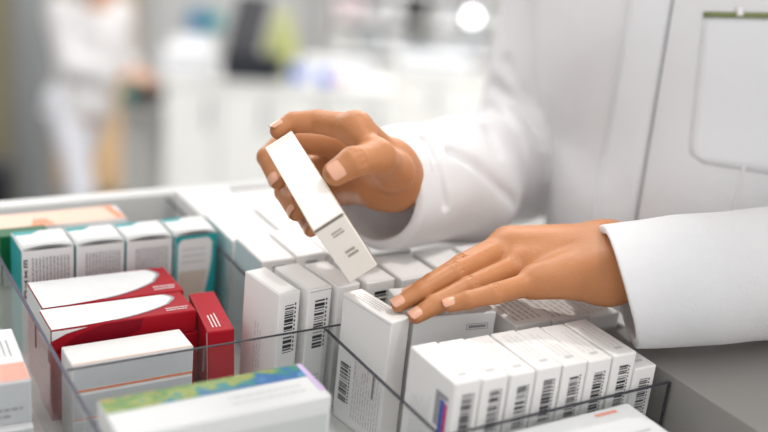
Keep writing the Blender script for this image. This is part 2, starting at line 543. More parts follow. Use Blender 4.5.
def text_rects(x0, y0, x1, y1, lines, seed=0, along='u', fill=0.5, cov=0.85):
    """rows of word-sized dashes standing for unreadable small print"""
    r = random.Random(seed)
    out = []
    W, H = (x1 - x0, y1 - y0) if along == 'u' else (y1 - y0, x1 - x0)
    lh = H / lines
    for i in range(lines):
        t = 0.0
        end = W if cov > 1 else W * (cov + (1 - cov) * r.random()) if r.random() > .15 else W * r.uniform(.35, .8)
        while t < end:
            wl = min(W * r.uniform(.04, .13), end - t)
            a = H - (i + .5 + fill / 2) * lh; b = a + fill * lh
            if along == 'u': out.append(rect(x0 + t, y0 + a, x0 + t + wl, y0 + b))
            else: out.append(rect(x0 + a, y0 + t, x0 + b, y0 + t + wl))
            t += wl + W * .022
    return out

def carton(label, x, y, ztop, w, d, h, rz=0.0, m=None, group=None, flap=None, cat='box', name='medicine_box', mw=None, bev=0.0012):
    """folding carton standing in the drawer; x,y = centre, ztop = top height, drawer units"""
    if mw is None and ztop - h < FLOOR_Z + .6:
        h = ztop - FLOOR_Z - .05
    bm = bmesh.new()
    bm_box(bm, (-w / 2 * S, -d / 2 * S, 0), (w / 2 * S, d / 2 * S, h * S), bev, 2)
    o = link_bm(name, bm, m or M['card'])
    DIMS[o.name] = (w * S, d * S, h * S)
    tag(o, label, cat, group)
    o.matrix_world = mw if mw is not None else dmw(x, y, ztop - h, rz)
    if flap == 'front':      # tuck flap closing over the top, seam at the front edge and sides
        mark(o, 'flap_seam', 'top', [rect(.10, .14, w - .10, .19), rect(.10, .14, .14, d * .9), rect(w - .14, .14, w - .10, d * .9)], M['ink_pale'])
    if flap == 'end':        # seam lines of the end closure on the front face
        mark(o, 'flap_seam', 'front', [rect(.10, h - .25, w - .10, h - .20)], M['ink_pale'])
    return o

# --- teal-edged white boxes along the back left
TX = [19.15, 23.95, 28.6, 33.2, 37.6]
tl = ['leftmost white box of the teal row, vertical lettering beside its small print',
      'white teal-edged box, second from the left in the teal row',
      'white teal-edged box, third from the left in the teal row',
      'rightmost white box of the teal row, teal border curving around its front']
for i in range(4):
    wd = TX[i + 1] - TX[i] - .12
    dp = 4.5
    o = carton(tl[i], (TX[i] + TX[i + 1]) / 2, 89.4 + dp / 2 - .2 * i, 1.9 + (.1 if i == 3 else 0), wd, dp, 10.4, 0.0, M['card_cool'], 'teal-edged boxes')
    h = DIMS[o.name][2] / S
    mark(o, 'teal_side', 'left', [rect(.06, .1, dp - .06, h - .12)], M['teal'])
    mark(o, 'teal_side', 'right', [rect(.06, .1, dp - .06, h - .12)], M['teal'])
    mark(o, 'teal_stripe', 'top', [[(.08, .6), (.08, dp - .1), (wd * .55, dp - .1), (.7, dp * .62)]], M['teal'])
    # bowed closing flap: the lid's front edge arches up and shows a dark gap
    bowed = link_mesh('tuck_flap', *(lambda n: (
        [(-wd / 2 * S + .0006 + (wd * S - .0012) * a / n, yy, h * S + .0004 + (.00025 if k else math.sin(math.pi * a / n) * .0020 + .0004)) for k, yy in ((0, -dp / 2 * S + .0006), (1, -dp / 2 * S + .016), (1, dp / 2 * S - .0095)) for a in range(n + 1)],
        [(r * (n + 1) + a, r * (n + 1) + a + 1, (r + 1) * (n + 1) + a + 1, (r + 1) * (n + 1) + a) for r in range(2) for a in range(n)]))(12), M['card_cool'], o, True)
    sm = bowed.modifiers.new('t', 'SOLIDIFY'); sm.thickness = 0.0004
    mark(o, 'flap_gap', 'front', [[(.12, h - .10), (wd - .12, h - .10)] + [(wd - .12 - (wd - .24) * t / 8, h - .08 + .20 * math.sin(math.pi * t / 8)) for t in range(9)]], M['slit'])
    if i < 3:
        mark(o, 'printed_text', 'front', text_rects(.8, 6.0, wd - .4, 9.5, 11, 40 + i, 'v', .45, 2.0), M['ink_soft'])
    else:
        mark(o, 'teal_border', 'front', [[(0.05, .1), (.32, .1), (.32, h - 1.0), (.7, h - .5), (wd - .9, h - .45), (wd - .45, h - 1.0), (wd - .5, h - 3.0), (wd - 1.1, 3.8), (wd - 1.3, .1), (wd - .05, .1), (wd - .05, h - .12), (.05, h - .12)]], M['teal'])
        mark(o, 'printed_text', 'front', text_rects(.8, 7.2, wd - 1.0, 9.2, 3, 47, 'u', .3), M['ink_pale'])
        mark(o, 'beige_panel', 'front', [[(.5, 2.0), (wd - 1.4, 2.0), (wd - .9, 6.6), (.5, 6.6)]], mat('beige_print', (.60, .54, .46), .5))
    if i == 0:
        # vertical capital letters beside the front print
        L = []
        y0 = 9.4
        def seg(a, b, c, d): L.append(rect(.16 + a * .34, y0 - b * .75, .16 + c * .34, y0 - d * .75))
        for ch in 'EXTO':
            if ch == 'E':
                seg(0, 0, .25, 1); seg(.25, 0, 1, .2); seg(.25, .4, 1, .6); seg(.25, .8, 1, 1)
            if ch == 'X':
                L.append([(.16, y0), (.26, y0), (.5, y0 - .75), (.4, y0 - .75)]); L.append([(.4, y0), (.5, y0), (.26, y0 - .75), (.16, y0 - .75)])
            if ch == 'T':
                seg(0, 0, 1, .22); seg(.38, .22, .62, 1)
            if ch == 'O':
                seg(0, 0, .25, 1); seg(.75, 0, 1, 1); seg(.25, 0, .75, .2); seg(.25, .8, .75, 1)
            y0 -= 1.0
        mark(o, 'lettering', 'front', L, M['ink'], .0004)

o = carton('dark green box standing at the far left end of the teal row', 20.7, 95.6, 1.3, 4.6, 2.2, 10.1, 0, M['green'])
o2 = carton('flat white box with pale orange top lying behind the teal row', 24.9, 98.9, 1.0, 12.6, 4.0, 9.4, 0, M['card_cool'])
mark(o2, 'orange_panel', 'top', [rect(.1, .1, 11.6, 3.9)], M['orange_pale'])
mark(o2, 'orange_corner', 'top', [[(11.2, 3.9), (12.0, 3.9), (12.5, .2), (11.7, .2)]], M['orange'], .0005)
mark(o2, 'orange_patch', 'top', [[(3.2, .2), (5.6, .2), (5.0, 2.0), (3.8, 2.0)]], M['orange'], .0005)

# --- red boxes
def red_box(label, x0, x1, y0, y1, zt, th, rz=0, swoosh=True, group='dark red boxes with white tops', h=None):
    wd, dp = x1 - x0, y1 - y0
    o = carton(label, (x0 + x1) / 2, (y0 + y1) / 2, zt, wd, dp, th, rz, M['red'], group, name='medicine_box')
    if swoosh:
        nose = wd * .84
        lower = [(.05 + (nose) * t / 10, .06 + dp * .46 * (t / 10) ** 3.0 + (0 if t < 3 else .02)) for t in range(11)]
        arc = [(nose + wd * .055 * math.sin(math.pi * t / 8), dp * .52 + (dp * .42) * t / 8) for t in range(9)]
        poly = lower + arc + [(.05, dp - .06)]
        mark(o, 'white_panel', 'top', [poly], M['card_cool'], .0004)
        big = [(a + (.0 if i < 3 else .12), b - (.0 if i < 3 else .10)) for i, (a, b) in enumerate(lower)][5:] + [(a + .32, b) for a, b in arc]
        mark(o, 'silver_arc', 'top', [big + arc[::-1] + lower[5:][::-1]], M['silver'], .0003)
        mark(o, 'printed_text', 'top', text_rects(wd * .80, dp * .10, wd * .97, dp * .28, 2, 5, 'u', .35), M['card'], .0004)
        mark(o, 'end_reflection', 'left', [rect(.05, .05, dp - .05, th - .04)], M['card_cool'], .0003)  # pale patch painted in for the clear divider's reflection over the red end
        mark(o, 'white_curve', 'front', [[(.04, th - .08), (.04, th * .55), (wd * .10, th * .80), (wd * .24, th - .08)]], M['card_cool'], .0004)
        mark(o, 'dark_red_curve', 'front', [[(wd * .02, .05), (wd * .42, .05), (wd * .60, th * .5), (wd * .62, th - .06), (wd * .34, th - .06), (wd * .16, th * .62)]], M['red_dark'])
    return o
for k in range(4):
    red_box(['red box with white curved top, directly behind the orange-edged white box', 'red box lying directly under the near white-topped red box', 'red box third from the top of the near red stack', 'red box at the bottom of the near red stack'][k],
            18.7, 31.0 + (.3 if k else 0), 77.0, 81.0, -.05 - 2.12 * k, 2.1, 0, k == 0)
for k in range(4):
    red_box(['red box with white curved top, lying against the fronts of the teal row', 'red box second from the top of the far red stack', 'red box third from the top of the far red stack', 'red box at the bottom of the far red stack'][k],
            19.0, 31.4, 81.08, 86.6, -.02 - 2.12 * k, 2.1, 0, k == 0)
mwE = dmw(32.85, 77.2, FLOOR_Z + .12, R_(-9)) @ Matrix.Rotation(R_(-3), 4, 'Y')
o = carton('narrow red box standing tilted between the red stacks and the first barcode box', 0, 0, 0, 2.3, 7.8, 7.9, m=M['red'], mw=mwE, group='dark red boxes with white tops')
mark(o, 'pale_spine', 'left', [rect(7.5, .1, 7.74, 7.8)], M['card_cool'])
mark(o, 'printed_text', 'top', text_rects(.5, .8, 1.4, 3.4, 3, 6, 'v', .35), M['card'])

# --- white box with orange edge lying in front of the red stack
for k in range(3):
    o = carton(['white box with thin orange edge, uppermost of the stack before the red boxes', 'white box with red-orange edge under the uppermost orange-edged box', 'white box at the bottom of the orange-edged stack'][k],
               24.15, 74.2, -1.0 - 2.52 * k, 9.9, 3.4, 2.5, 0, M['card'], 'orange-edged white boxes')
    mark(o, 'orange_line', 'top', [rect(.1, .06, 9.8, .20)], M['orange_pale'])
    mark(o, 'orange_line', 'front', [rect(.08, .05, 9.82, .22)], M['orange'] if k == 0 else M['salmon'])
    mark(o, 'grey_panel', 'front', [rect(.1, .3, 9.8, 2.25)], mat('pale_blue_grey_print', (.56, .58, .60), .5))
    mark(o, 'printed_text', 'front', text_rects(.8, .5, 9.2, 2.0, 5, 60 + k, 'u', .32), M['ink_pale'], .0005)

# --- blurred box with rainbow strip in front
o = carton('blurred white box with a green, yellow and blue rainbow strip along its top', 26.45, 61.0, 1.0, 15.8, 5.2, 4.6, 0, M['card_cool'])
mark(o, 'rainbow_strip', 'top', [rect(.05, 3.2, 15.75, 5.12)], M['rainbow'])
mark(o, 'violet_edge', 'top', [rect(15.3, .9, 15.74, 5.12)], mat('pale_violet_print', (.66, .52, .80), .4), .0004)
mark(o, 'printed_text', 'top', text_rects(8.5, 1.0, 14.6, 2.6, 2, 71, 'u', .3), mat('pale_grey_print', (.62, .63, .64), .5))
mark(o, 'grey_panel', 'front', [rect(.2, .3, 15.5, 3.2)], mat('pale_grey_green_print', (.60, .63, .61), .5))
o = carton('white box hidden under the rainbow-striped box', 26.45, 61.0, -3.65, 15.8, 5.2, 4.8, 0, M['card_cool'])

# --- box at the left frame edge
for k in range(2):
    o = carton(['white box with orange-red end at the left frame edge, on top of another', 'white box with small print under the orange-ended box at the left frame edge'][k],
               12.55, 76.2 - .6 * k, -1.0 - 3.72 * k, 7.2, 8.8, 3.7, R_(-3), M['card_cool'])
    if k == 0:
        mark(o, 'salmon_band', 'top', [rect(3.5, .08, 7.12, 2.8)], M['salmon'])
        mark(o, 'orange_band', 'top', [rect(.08, .08, 3.5, 2.8)], M['orange'])
        mark(o, 'printed_text', 'top', text_rects(5.3, 4.0, 6.6, 7.0, 3, 81, 'v', .25), M['ink_soft'])
    mark(o, 'grey_panel', 'front', [rect(.1, .1, 7.1, 3.5)], mat('cool_grey_print', (.50, .53, .55), .5))
    mark(o, 'printed_text', 'front', text_rects(1.0, .5, 6.6, 2.2, 3, 82 + k, 'u', .38), M['ink_soft'], .0005)

# --- standing barcode boxes behind the divider
bars = [(35.35, 2.1, 8, 3.4, 'first white barcode box, standing right of the tilted red box'),
        (38.1, 2.4, 7, 3.4, 'second white barcode box, between the first one and the tall thin box'),
        (41.0, 2.3, 6, 3.3, 'third white barcode box, partly hidden behind the tall thin box'),
        (43.9, 3.0, 4, 3.3, 'white standing box behind the tall thin box, below the held box'),
        (47.5, 4.0, 2, 3.2, 'white standing box in the brightest light, just behind the fingertips'),
        (52.0, 4.0, 1, 3.3, 'white box behind the resting hand, second from the right of its row'),
        (56.6, 4.2, 0, 3.2, 'white box at the right end of the standing row, behind the resting hand')]
for i, (x0, wd, rz, zt, lb) in enumerate(bars):
    dp, h = 5.5 if i < 4 else 5.3, 11.85
    o = carton(lb, x0 + wd / 2, 70.75 + dp / 2 + (.18 if i < 4 else .05), zt, wd, dp, h, R_(rz), M['card'], 'standing barcode boxes', 'front')
    h = DIMS[o.name][2] / S
    mark(o, 'barcode', 'front', barcode_rects(wd * .30, h - 5.6, wd * .72, h - .9, True, 100 + i), M['ink'])
    mark(o, 'printed_text', 'left', text_rects(2.0, 1.0, 3.2, h - 3.5, 3, 120 + i, 'v', .30), M['ink_pale'])
    mark(o, 'printed_text', 'front', text_rects(.5, .8, wd - .5, 3.8, 7, 140 + i, 'u', .35), M['ink_pale'])
    if i == 1:
        mark(o, 'flap_seam', 'front', [rect(.1, h - .22, wd - .1, h - .17)], M['ink_soft'])

# --- tall box with small print
mwt = dmw(42.55, 66.6, 3.4 - 11.8, R_(9))
o = carton('tall thin white box beside the fingertips, barcode low on its broad side', 0, 0, 0, 2.0, 6.4, 11.8, m=M['card'], mw=mwt, flap=None)
mark(o, 'barcode', 'left', barcode_rects(.6, 2.0, 1.7, 5.8, True, 161), M['ink'])
mark(o, 'printed_text', 'left', text_rects(2.4, 1.0, 6.1, 6.6, 11, 162, 'v', .38), M['ink_pale'])
mark(o, 'printed_text', 'top', text_rects(.35, 2.0, 1.6, 5.8, 4, 163, 'v', .22), M['ink_soft'])
mark(o, 'flap_seam', 'left', [rect(.1, 11.5, 6.4, 11.55)], M['ink_pale'])

# --- box under the resting fingers and the flat boxes beside it
o = carton('white box under the resting fingertips, small framed label on its front', 48.85, 66.2, 3.1, 7.6, 5.9, 11.6, R_(-9), M['card_cool'], None, 'front')
mark(o, 'framed_label', 'front', [rect(4.9, 10.05, 6.9, 10.1), rect(4.9, 10.55, 6.9, 10.6), rect(4.9, 10.05, 4.95, 10.6), rect(6.85, 10.05, 6.9, 10.6), rect(5.1, 10.2, 6.7, 10.45)], M['ink_soft'])
for i, (x0, wd, lb) in enumerate(((53.3, 3.9, 'white box with printed lines on top under the palm, left of two'), (57.4, 3.9, 'white box with printed lines on top under the palm, right of two'), (61.5, 3.6, 'white box with printed lines on top under the sleeve cuff'))):
    o = carton(lb, x0 + wd / 2, 65.45, 2.2 - .25 * i, wd, 8.4, 10.75 - .2 * i, 0, M['card'], 'line-printed boxes under the resting arm')
    mark(o, 'printed_text', 'top', text_rects(.4, .8, wd - .4, 7.8, 5, 170 + i, 'v', .25), mat('brown_grey_ink', (.44, .38, .33), .6))

# --- front right row with barcodes on the ends
rl = ['leftmost', 'second from left', 'third from left', 'fourth from left', 'fifth from left', 'sixth from left', 'seventh from left', 'rightmost']
for i in range(8):
    wd, dp, h = 2.36, 6.3, 11.6
    x0 = 41.6 + i * 2.45
    o = carton('white box with barcode on its end, %s of the blurred front row' % rl[i], x0 + wd / 2, 53.35 - .13 * i + dp / 2, 3.2 - .05 * (i % 3) - (1.5 if i == 7 else 0), wd, dp, h, R_(-.5 * (i % 2)), M['card'], 'front row of barcode boxes')
    h = DIMS[o.name][2] / S
    mark(o, 'barcode', 'front', barcode_rects(.72, h - 4.7, 1.62, h - 1.0, True, 200 + i), M['ink'])
    mark(o, 'printed_text', 'top', text_rects(.45, 1.4, 1.9, 5.6, 3, 220 + i, 'v', .28), M['ink_faint'])
    mark(o, 'lot_mark', 'top', [rect(.9, .9, 1.7, 1.25)], M['ink_pale'])
    if i == 0:
        mark(o, 'printed_label', 'left', [rect(4.1, h - 4.4, 4.7, h - 1.9), rect(4.1, h - 1.9, 5.7, h - 1.5)], M['ink_soft'])
        mark(o, 'blue_stripe', 'left', [rect(4.75, h - 6.4, 5.3, h - 2.0)], M['blue'])
        mark(o, 'magenta_stripe', 'left', [rect(5.32, h - 6.4, 5.7, h - 2.1)], M['magenta'])
        mark(o, 'printed_text', 'left', text_rects(1.0, 2.0, 3.6, h - 2.5, 8, 231, 'v', .25), mat('very_pale_ink', (.62, .62, .64), .6))

# --- pale box at the bottom right corner
o = carton('white box with small orange mark, in front of the blurred barcode row', 50.9, 48.9, -.6, 13.2, 5.1, 7.8, 0, M['card_cool'])
mark(o, 'orange_mark', 'top', [rect(9.2, 4.25, 11.4, 4.6)], M['salmon'])
mark(o, 'printed_text', 'top', text_rects(8.2, 1.0, 12.2, 1.7, 1, 241, 'u', .3), mat('pale_print', (.5, .5, .5), .6))

# --- white boxes filling the rear of the drawer
rr = random.Random(3)
rows = [('the white row behind the barcode boxes', 80.2, 6.4, [38.4, 41.9, 45.2, 49.9, 54.6, 59.6, 64.9], 2.3),
        ('the second white row behind the barcode boxes', 87.3, 7.2, [38.5, 43.9, 48.6, 54.0, 59.4, 65.0], 1.7),
        ('the rearmost white row', 95.3, 8.2, [38.5, 44.6, 51.2, 57.9, 64.8], 1.1)]
ords = ['leftmost', 'second from the left', 'third from the left', 'fourth from the left', 'fifth from the left', 'sixth from the left']
for nm, y0, dp, xs, zt in rows:
    n = len(xs) - 1
    for j in range(n):
        wd = xs[j + 1] - xs[j] - .15
        jit = rr.uniform(-.25, .25) - (2.2 if j >= n - 2 else (.8 if j == n - 3 else 0))
        o = carton('plain white box, %s of %s' % (ords[j] if j < n - 1 else 'rightmost', nm), (xs[j] + xs[j + 1]) / 2, y0 + dp / 2 + jit * .4, zt + jit, wd, dp, zt + jit - FLOOR_Z - .05, 0, M['card'], 'plain white boxes at the rear of the drawer', 'front')
        if j == 0 and y0 < 90: mark(o, 'teal_side', 'left', [rect(.05, .1, dp - .05, zt + jit - FLOOR_Z - .2)], M['teal_pale'])
        mark(o, 'barcode', 'front', barcode_rects(wd * .3, DIMS[o.name][2] / S - 4.5, wd * .7, DIMS[o.name][2] / S - .5, True, 300 + j, False), M['ink_soft'])

# ------------------------------------------------------------------ hands
def finger_sdf(P, f):
    return chain(P, f['p'], f['r'], .006 * .3)

def hand_fn(palm, fingers, extra=(), kp=0.008, grooves=()):
    def fn(P):
        d = None
        for a, b, ra, rb in palm:
            e = round_cone(P, a, b, ra, rb)
            d = e if d is None else smin(d, e, .012)
        base = d
        tot = base
        for f in fingers:
            e = finger_sdf(P, f)
            tot = smin(tot, smin(base, e, kp), .0012)
        for a, b, ra, rb, k in extra:
            tot = smin(tot, round_cone(P, a, b, ra, rb), k)
        for a, b, ra, rb, k in grooves:
            tot = smax(tot, -round_cone(P, a, b, ra, rb), k)
        return tot
    return fn

def unit_v(v):
    v = np.asarray(v, float)
    return v / np.linalg.norm(v)

def nail(parent_inv, dip, tip, r, out, width=.80, length=1.55):
    """curved nail plate over the end of a fingertip; out = outward direction of the nail"""
    u = unit_v(np.asarray(tip) - np.asarray(dip))
    n = unit_v(out - u * (u @ out))
    b = np.cross(u, n)
    vs, fs = [], []
    NS, NT = 10, 8
    for j in range(NT + 1):
        t = j / NT
        taper = 1.0 if .15 < t < .8 else (.55 + .45 * math.sqrt(max(0, 1 - ((t - .8) / .2) ** 2)) if t >= .8 else .70 + .30 * math.sqrt(max(0, 1 - ((.15 - t) / .15) ** 2)))
        ln = (-.62 + length * t) * r
        drop = max(0, ln / r) ** 2 * .16 * r
        for i in range(NS + 1):
            th = (i / NS * 2 - 1) * R_(62) * width * taper
            p = np.asarray(tip) + u * ln + (n * math.cos(th) + b * math.sin(th)) * (r * 1.045) - n * drop
            vs.append(p)
    for j in range(NT):
        for i in range(NS):
            a = j * (NS + 1) + i
            fs.append((a, a + 1, a + NS + 2, a + NS + 1))
    return vs, fs

# resting hand (drawer-plane heights), fingers pointing left, palm down
U9 = S
def pzs(*l): return [pz(*q) for q in l]
H2 = {
 'index': dict(p=pzs((508, 243, 7.0), (462, 265, 6.3), (432, 283, 5.0), (411, 294, 4.1)), r=[.0108, .0088, .0078, .0064]),
 'middle': dict(p=pzs((508, 249, 6.8), (455, 273, 6.2), (421, 292, 5.0), (399, 304, 4.15)), r=[.0108, .0088, .0078, .0062]),
 'ring': dict(p=pzs((520, 266, 6.1), (470, 287, 5.7), (436, 304, 4.6), (416, 316, 3.85)), r=[.0104, .0086, .0076, .0060]),
 'little': dict(p=pzs((535, 283, 6.2), (495, 293.5, 6.0), (468, 300, 5.4), (450.5, 305, 4.9)), r=[.0094, .0078, .0069, .0056]),
 'thumb': dict(p=pzs((560, 242, 5.4), (522, 246, 5.0), (492, 252, 4.6), (474, 262, 4.2)), r=[.0130, .0110, .0095, .0080]),
}
W2a, W2b = pz(604, 252, 8.2), pz(607, 275, 7.4)
W2m = (W2a + W2b) / 2
palm2 = [(W2a, H2['index']['p'][0], .0195, .0125), (W2a, H2['middle']['p'][0], .0195, .0130), (W2b, H2['ring']['p'][0], .0180, .0125), (W2b, H2['little']['p'][0], .0180, .0118),
         (W2m, H2['thumb']['p'][0], .017, .014), (W2a, W2b, .0195, .0180)]
AXL_ = unit_v(at(905, 264, 98) - at(612, 280, 86.6))
FA2a, FA2b = W2a + AXL_ * .085 + np.array([0, 0, -.004]), W2b + AXL_ * .085 + np.array([0, 0, .004])
palm2 += [(W2a, FA2a, .0195, .026), (W2b, FA2b, .0180, .024)]
up = tdir(0, 0, 1)
extra2 = []
for k in ('middle', 'ring', 'little'):
    q = H2[k]['p'][0]
    extra2.append((q + up * .0035, q + up * .003 + (W2m - q) * .10, .0085, .007, .006))
    extra2.append((q + up * .0055, (W2m + up * .0155) * .8 + q * .2, .0045, .003, .012))          # tendon

# holding hand, palm towards the camera, fingers wrapped behind the box
def ats(*l): return [at(*q) for q in l]
H1 = {
 'index': dict(p=ats((356, 128, 87.5), (318, 121.5, 90.2), (293, 122.5, 90.2), (279, 130.5, 89.6)), r=[.0110, .0094, .0084, .0072]),
 'middle': dict(p=ats((347, 145, 94.5), (285, 141, 94.8), (267.6, 157, 93.5), (277.6, 181, 91.7)), r=[.0112, .0097, .0087, .0071]),
 'ring': dict(p=ats((345, 163, 97.6), (296, 168, 97.4), (284.5, 192, 94.2), (296, 213, 90.5)), r=[.0108, .0094, .0083, .0067]),
 'little': dict(p=ats((350, 188, 98.6), (311, 195, 98.4), (303, 215, 95.2), (311, 230, 92.0)), r=[.0098, .0083, .0071, .0058]),
 'thumb': dict(p=ats((394, 172, 90.0), (378, 157, 85.5), (353, 162, 83.0), (335.5, 173, 82.6)), r=[.0150, .0122, .0112, .0094]),
}
W1 = at(392, 182, 94.3); W1b = at(388, 168, 93.4)
palm1 = [(W1, H1['little']['p'][0], .0185, .0112), (W1, H1['ring']['p'][0], .0185, .0118), (W1b, H1['middle']['p'][0], .0190, .0122), (W1b, H1['index']['p'][0], .0190, .0118),
         (W1b, H1['thumb']['p'][0], .0185, .0150), (W1, at(430, 175, 100), .0200, .0245), (at(372, 190, 94.0), at(354, 185, 97.0), .0120, .0105)]
palm1 += [(W1b, at(341, 152, 97.0), .0185, .0135), (at(341, 150, 97.0), at(343, 188, 99.0), .0135, .0120), (W1, at(342, 176, 98.5), .0185, .0130)]
extra1 = [(H1['thumb']['p'][1], H1['index']['p'][0], .0085, .0070, .012)]
def wrinkles(a, j, b, r, out, n=3, gap=.0022):
    """fine skin folds across the back of a finger joint j"""
    u = unit_v(np.asarray(b) - np.asarray(a)); o_ = unit_v(out - u * (u @ out)); s_ = np.cross(u, o_)
    res = []
    for i in range(n):
        c = np.asarray(j) + u * gap * (i - (n - 1) / 2)
        q = [c + (o_ * math.cos(t) + s_ * math.sin(t)) * r * 1.0 for t in (-.75, -.25, .25, .75)]
        res += [(q[k], q[k + 1], .00055, .00055, .0014) for k in range(3)]
    return res
gr1, gr2 = [], []
tcam = lambda p: unit_v(W_LOC - np.asarray(p))
f = H1['thumb']; gr1 += wrinkles(f['p'][1], f['p'][2], f['p'][3], f['r'][2], tcam(f['p'][2]) + up * .3, 4, .0024)
for k_ in ('middle', 'ring', 'little', 'index'):
    f = H2[k_]
    gr2 += wrinkles(f['p'][0], f['p'][1], f['p'][2], f['r'][1], up + tcam(f['p'][1]) * .5, 2, .0026)
fn1 = hand_fn(palm1, list(H1.values()), extra1, .007, gr1)
fn2 = hand_fn(palm2, list(H2.values()), extra2, .008, gr2)
CELL = .0009
pts1 = [q for f in H1.values() for q in f['p']] + [W1, at(415, 178, 97)]
pts2 = [q for f in H2.values() for q in f['p']] + [W2a, W2b, W2m + AXL_ * .05]
hv1, hf1 = sdf_mesh(fn1, *bounds(pts1, .026), CELL)
hv2, hf2 = sdf_mesh(fn2, *bounds(pts2, .040), CELL)

# ------------------------------------------------------------------ the person at the drawer
# trunk landmarks: two columns of the torso, shoulders, elbows
tr_r = [at(590, -75, 118), at(652, 60, 115), at(662, 230, 114.5), at(664, 430, 117)]
tr_l = [at(800, -75, 119), at(752, 60, 116), at(746, 230, 115.5), at(742, 430, 117.5)]
SH_R, SH_L = at(572, -62, 126), at(850, -70, 119)
EL_R, EL_L = at(520, 162, 121), at(905, 264, 98)
CUFF_R = at(374, 186, 96.6)
CUFF_L = at(619, 286, 86.8)
neck0 = (tr_r[0] + tr_l[0]) / 2 + np.array([0, -.01, .02])
head_c = neck0 + np.array([-.02, -.06, .20])
hipR, hipL = tr_r[3], tr_l[3]
face_dir = unit_v(np.array([-.30, -.85, -.42]))

def head_sdf(P, c, f, k=1.0):
    f = unit_v(f); r = unit_v(np.cross(f, [0, 0, 1])); u = np.cross(r, f)
    A = np.array([r, f, u])
    g = lambda x, y, z: c + k * (r * x + f * y + u * z)
    d = ellipsoid(P, g(0, -.012, .025), A, np.array([.074, .092, .092]) * k)
    d = smin(d, ellipsoid(P, g(0, .022, -.035), A, np.array([.056, .066, .078]) * k), .03 * k)
    d = smin(d, round_cone(P, g(0, .064, -.098), g(0, .060, -.092), .018 * k, .022 * k), .025 * k)       # chin
    d = smin(d, round_cone(P, g(0, .086, .010), g(0, .106, -.030), .007 * k, .0125 * k), .012 * k)       # nose
    d = smin(d, round_cone(P, g(-.012, .098, -.034), g(.012, .098, -.034), .008 * k, .008 * k), .008 * k)
    for s in (-1, 1):
        d = smin(d, round_cone(P, g(s * .018, .082, .030), g(s * .045, .068, .028), .008 * k, .007 * k), .014 * k)   # brow
        d = smax(d, -round_cone(P, g(s * .032, .092, .010), g(s * .034, .090, .010), .0125 * k, .0125 * k), .012 * k)  # eye socket
        d = smin(d, ellipsoid(P, g(s * .076, -.008, -.004), A, np.array([.010, .020, .032]) * k), .008 * k)   # ear
        d = smin(d, round_cone(P, g(s * .038, .058, -.02), g(s * .032, .052, -.06), .018 * k, .014 * k), .03 * k)    # cheek
    for dz, rr_ in ((-.060, .0065), (-.069, .0075)):
        d = smin(d, round_cone(P, g(-.016, .080, dz), g(.016, .080, dz), rr_ * k, rr_ * k), .006 * k)
    return d

def hair_sdf(P, c, f, k=1.0):
    f = unit_v(f); r = unit_v(np.cross(f, [0, 0, 1])); u = np.cross(r, f)
    A = np.array([r, f, u])
    g = lambda x, y, z: c + k * (r * x + f * y + u * z)
    d = ellipsoid(P, g(0, -.018, .034), A, np.array([.083, .097, .097]) * k)
    d = smin(d, ellipsoid(P, g(0, -.052, -.02), A, np.array([.074, .060, .085]) * k), .03 * k)
    d = smax(d, -ellipsoid(P, g(0, .085, -.045), A, np.array([.080, .085, .105]) * k), .012 * k)
    for s in (-1, 1):
        d = smax(d, -ellipsoid(P, g(s * .082, .012, -.03), A, np.array([.03, .03, .05]) * k), .01 * k)
    d = smin(d, ellipsoid(P, g(0, -.115, .0), A, np.array([.036, .034, .036]) * k), .012 * k)      # bun
    return d

def eyes_and_lips(root, c, f, k, inv):
    f = unit_v(f); r = unit_v(np.cross(f, [0, 0, 1])); u = np.cross(r, f)
    g = lambda x, y, z: c + k * (r * x + f * y + u * z)
    for s in (-1, 1):
        bm = bmesh.new()
        bmesh.ops.create_uvsphere(bm, u_segments=16, v_segments=10, radius=.0118 * k, matrix=inv @ Matrix.Translation(Vector(g(s * .032, .0735, .010))))
        e = link_bm('eyeball', bm, M['eye'], root, True)
        bm = bmesh.new()
        bmesh.ops.create_uvsphere(bm, u_segments=12, v_segments=8, radius=.0058 * k, matrix=inv @ Matrix.Translation(Vector(g(s * .032, .0805, .010))))
        link_bm('iris', bm, M['iris'], e, True)

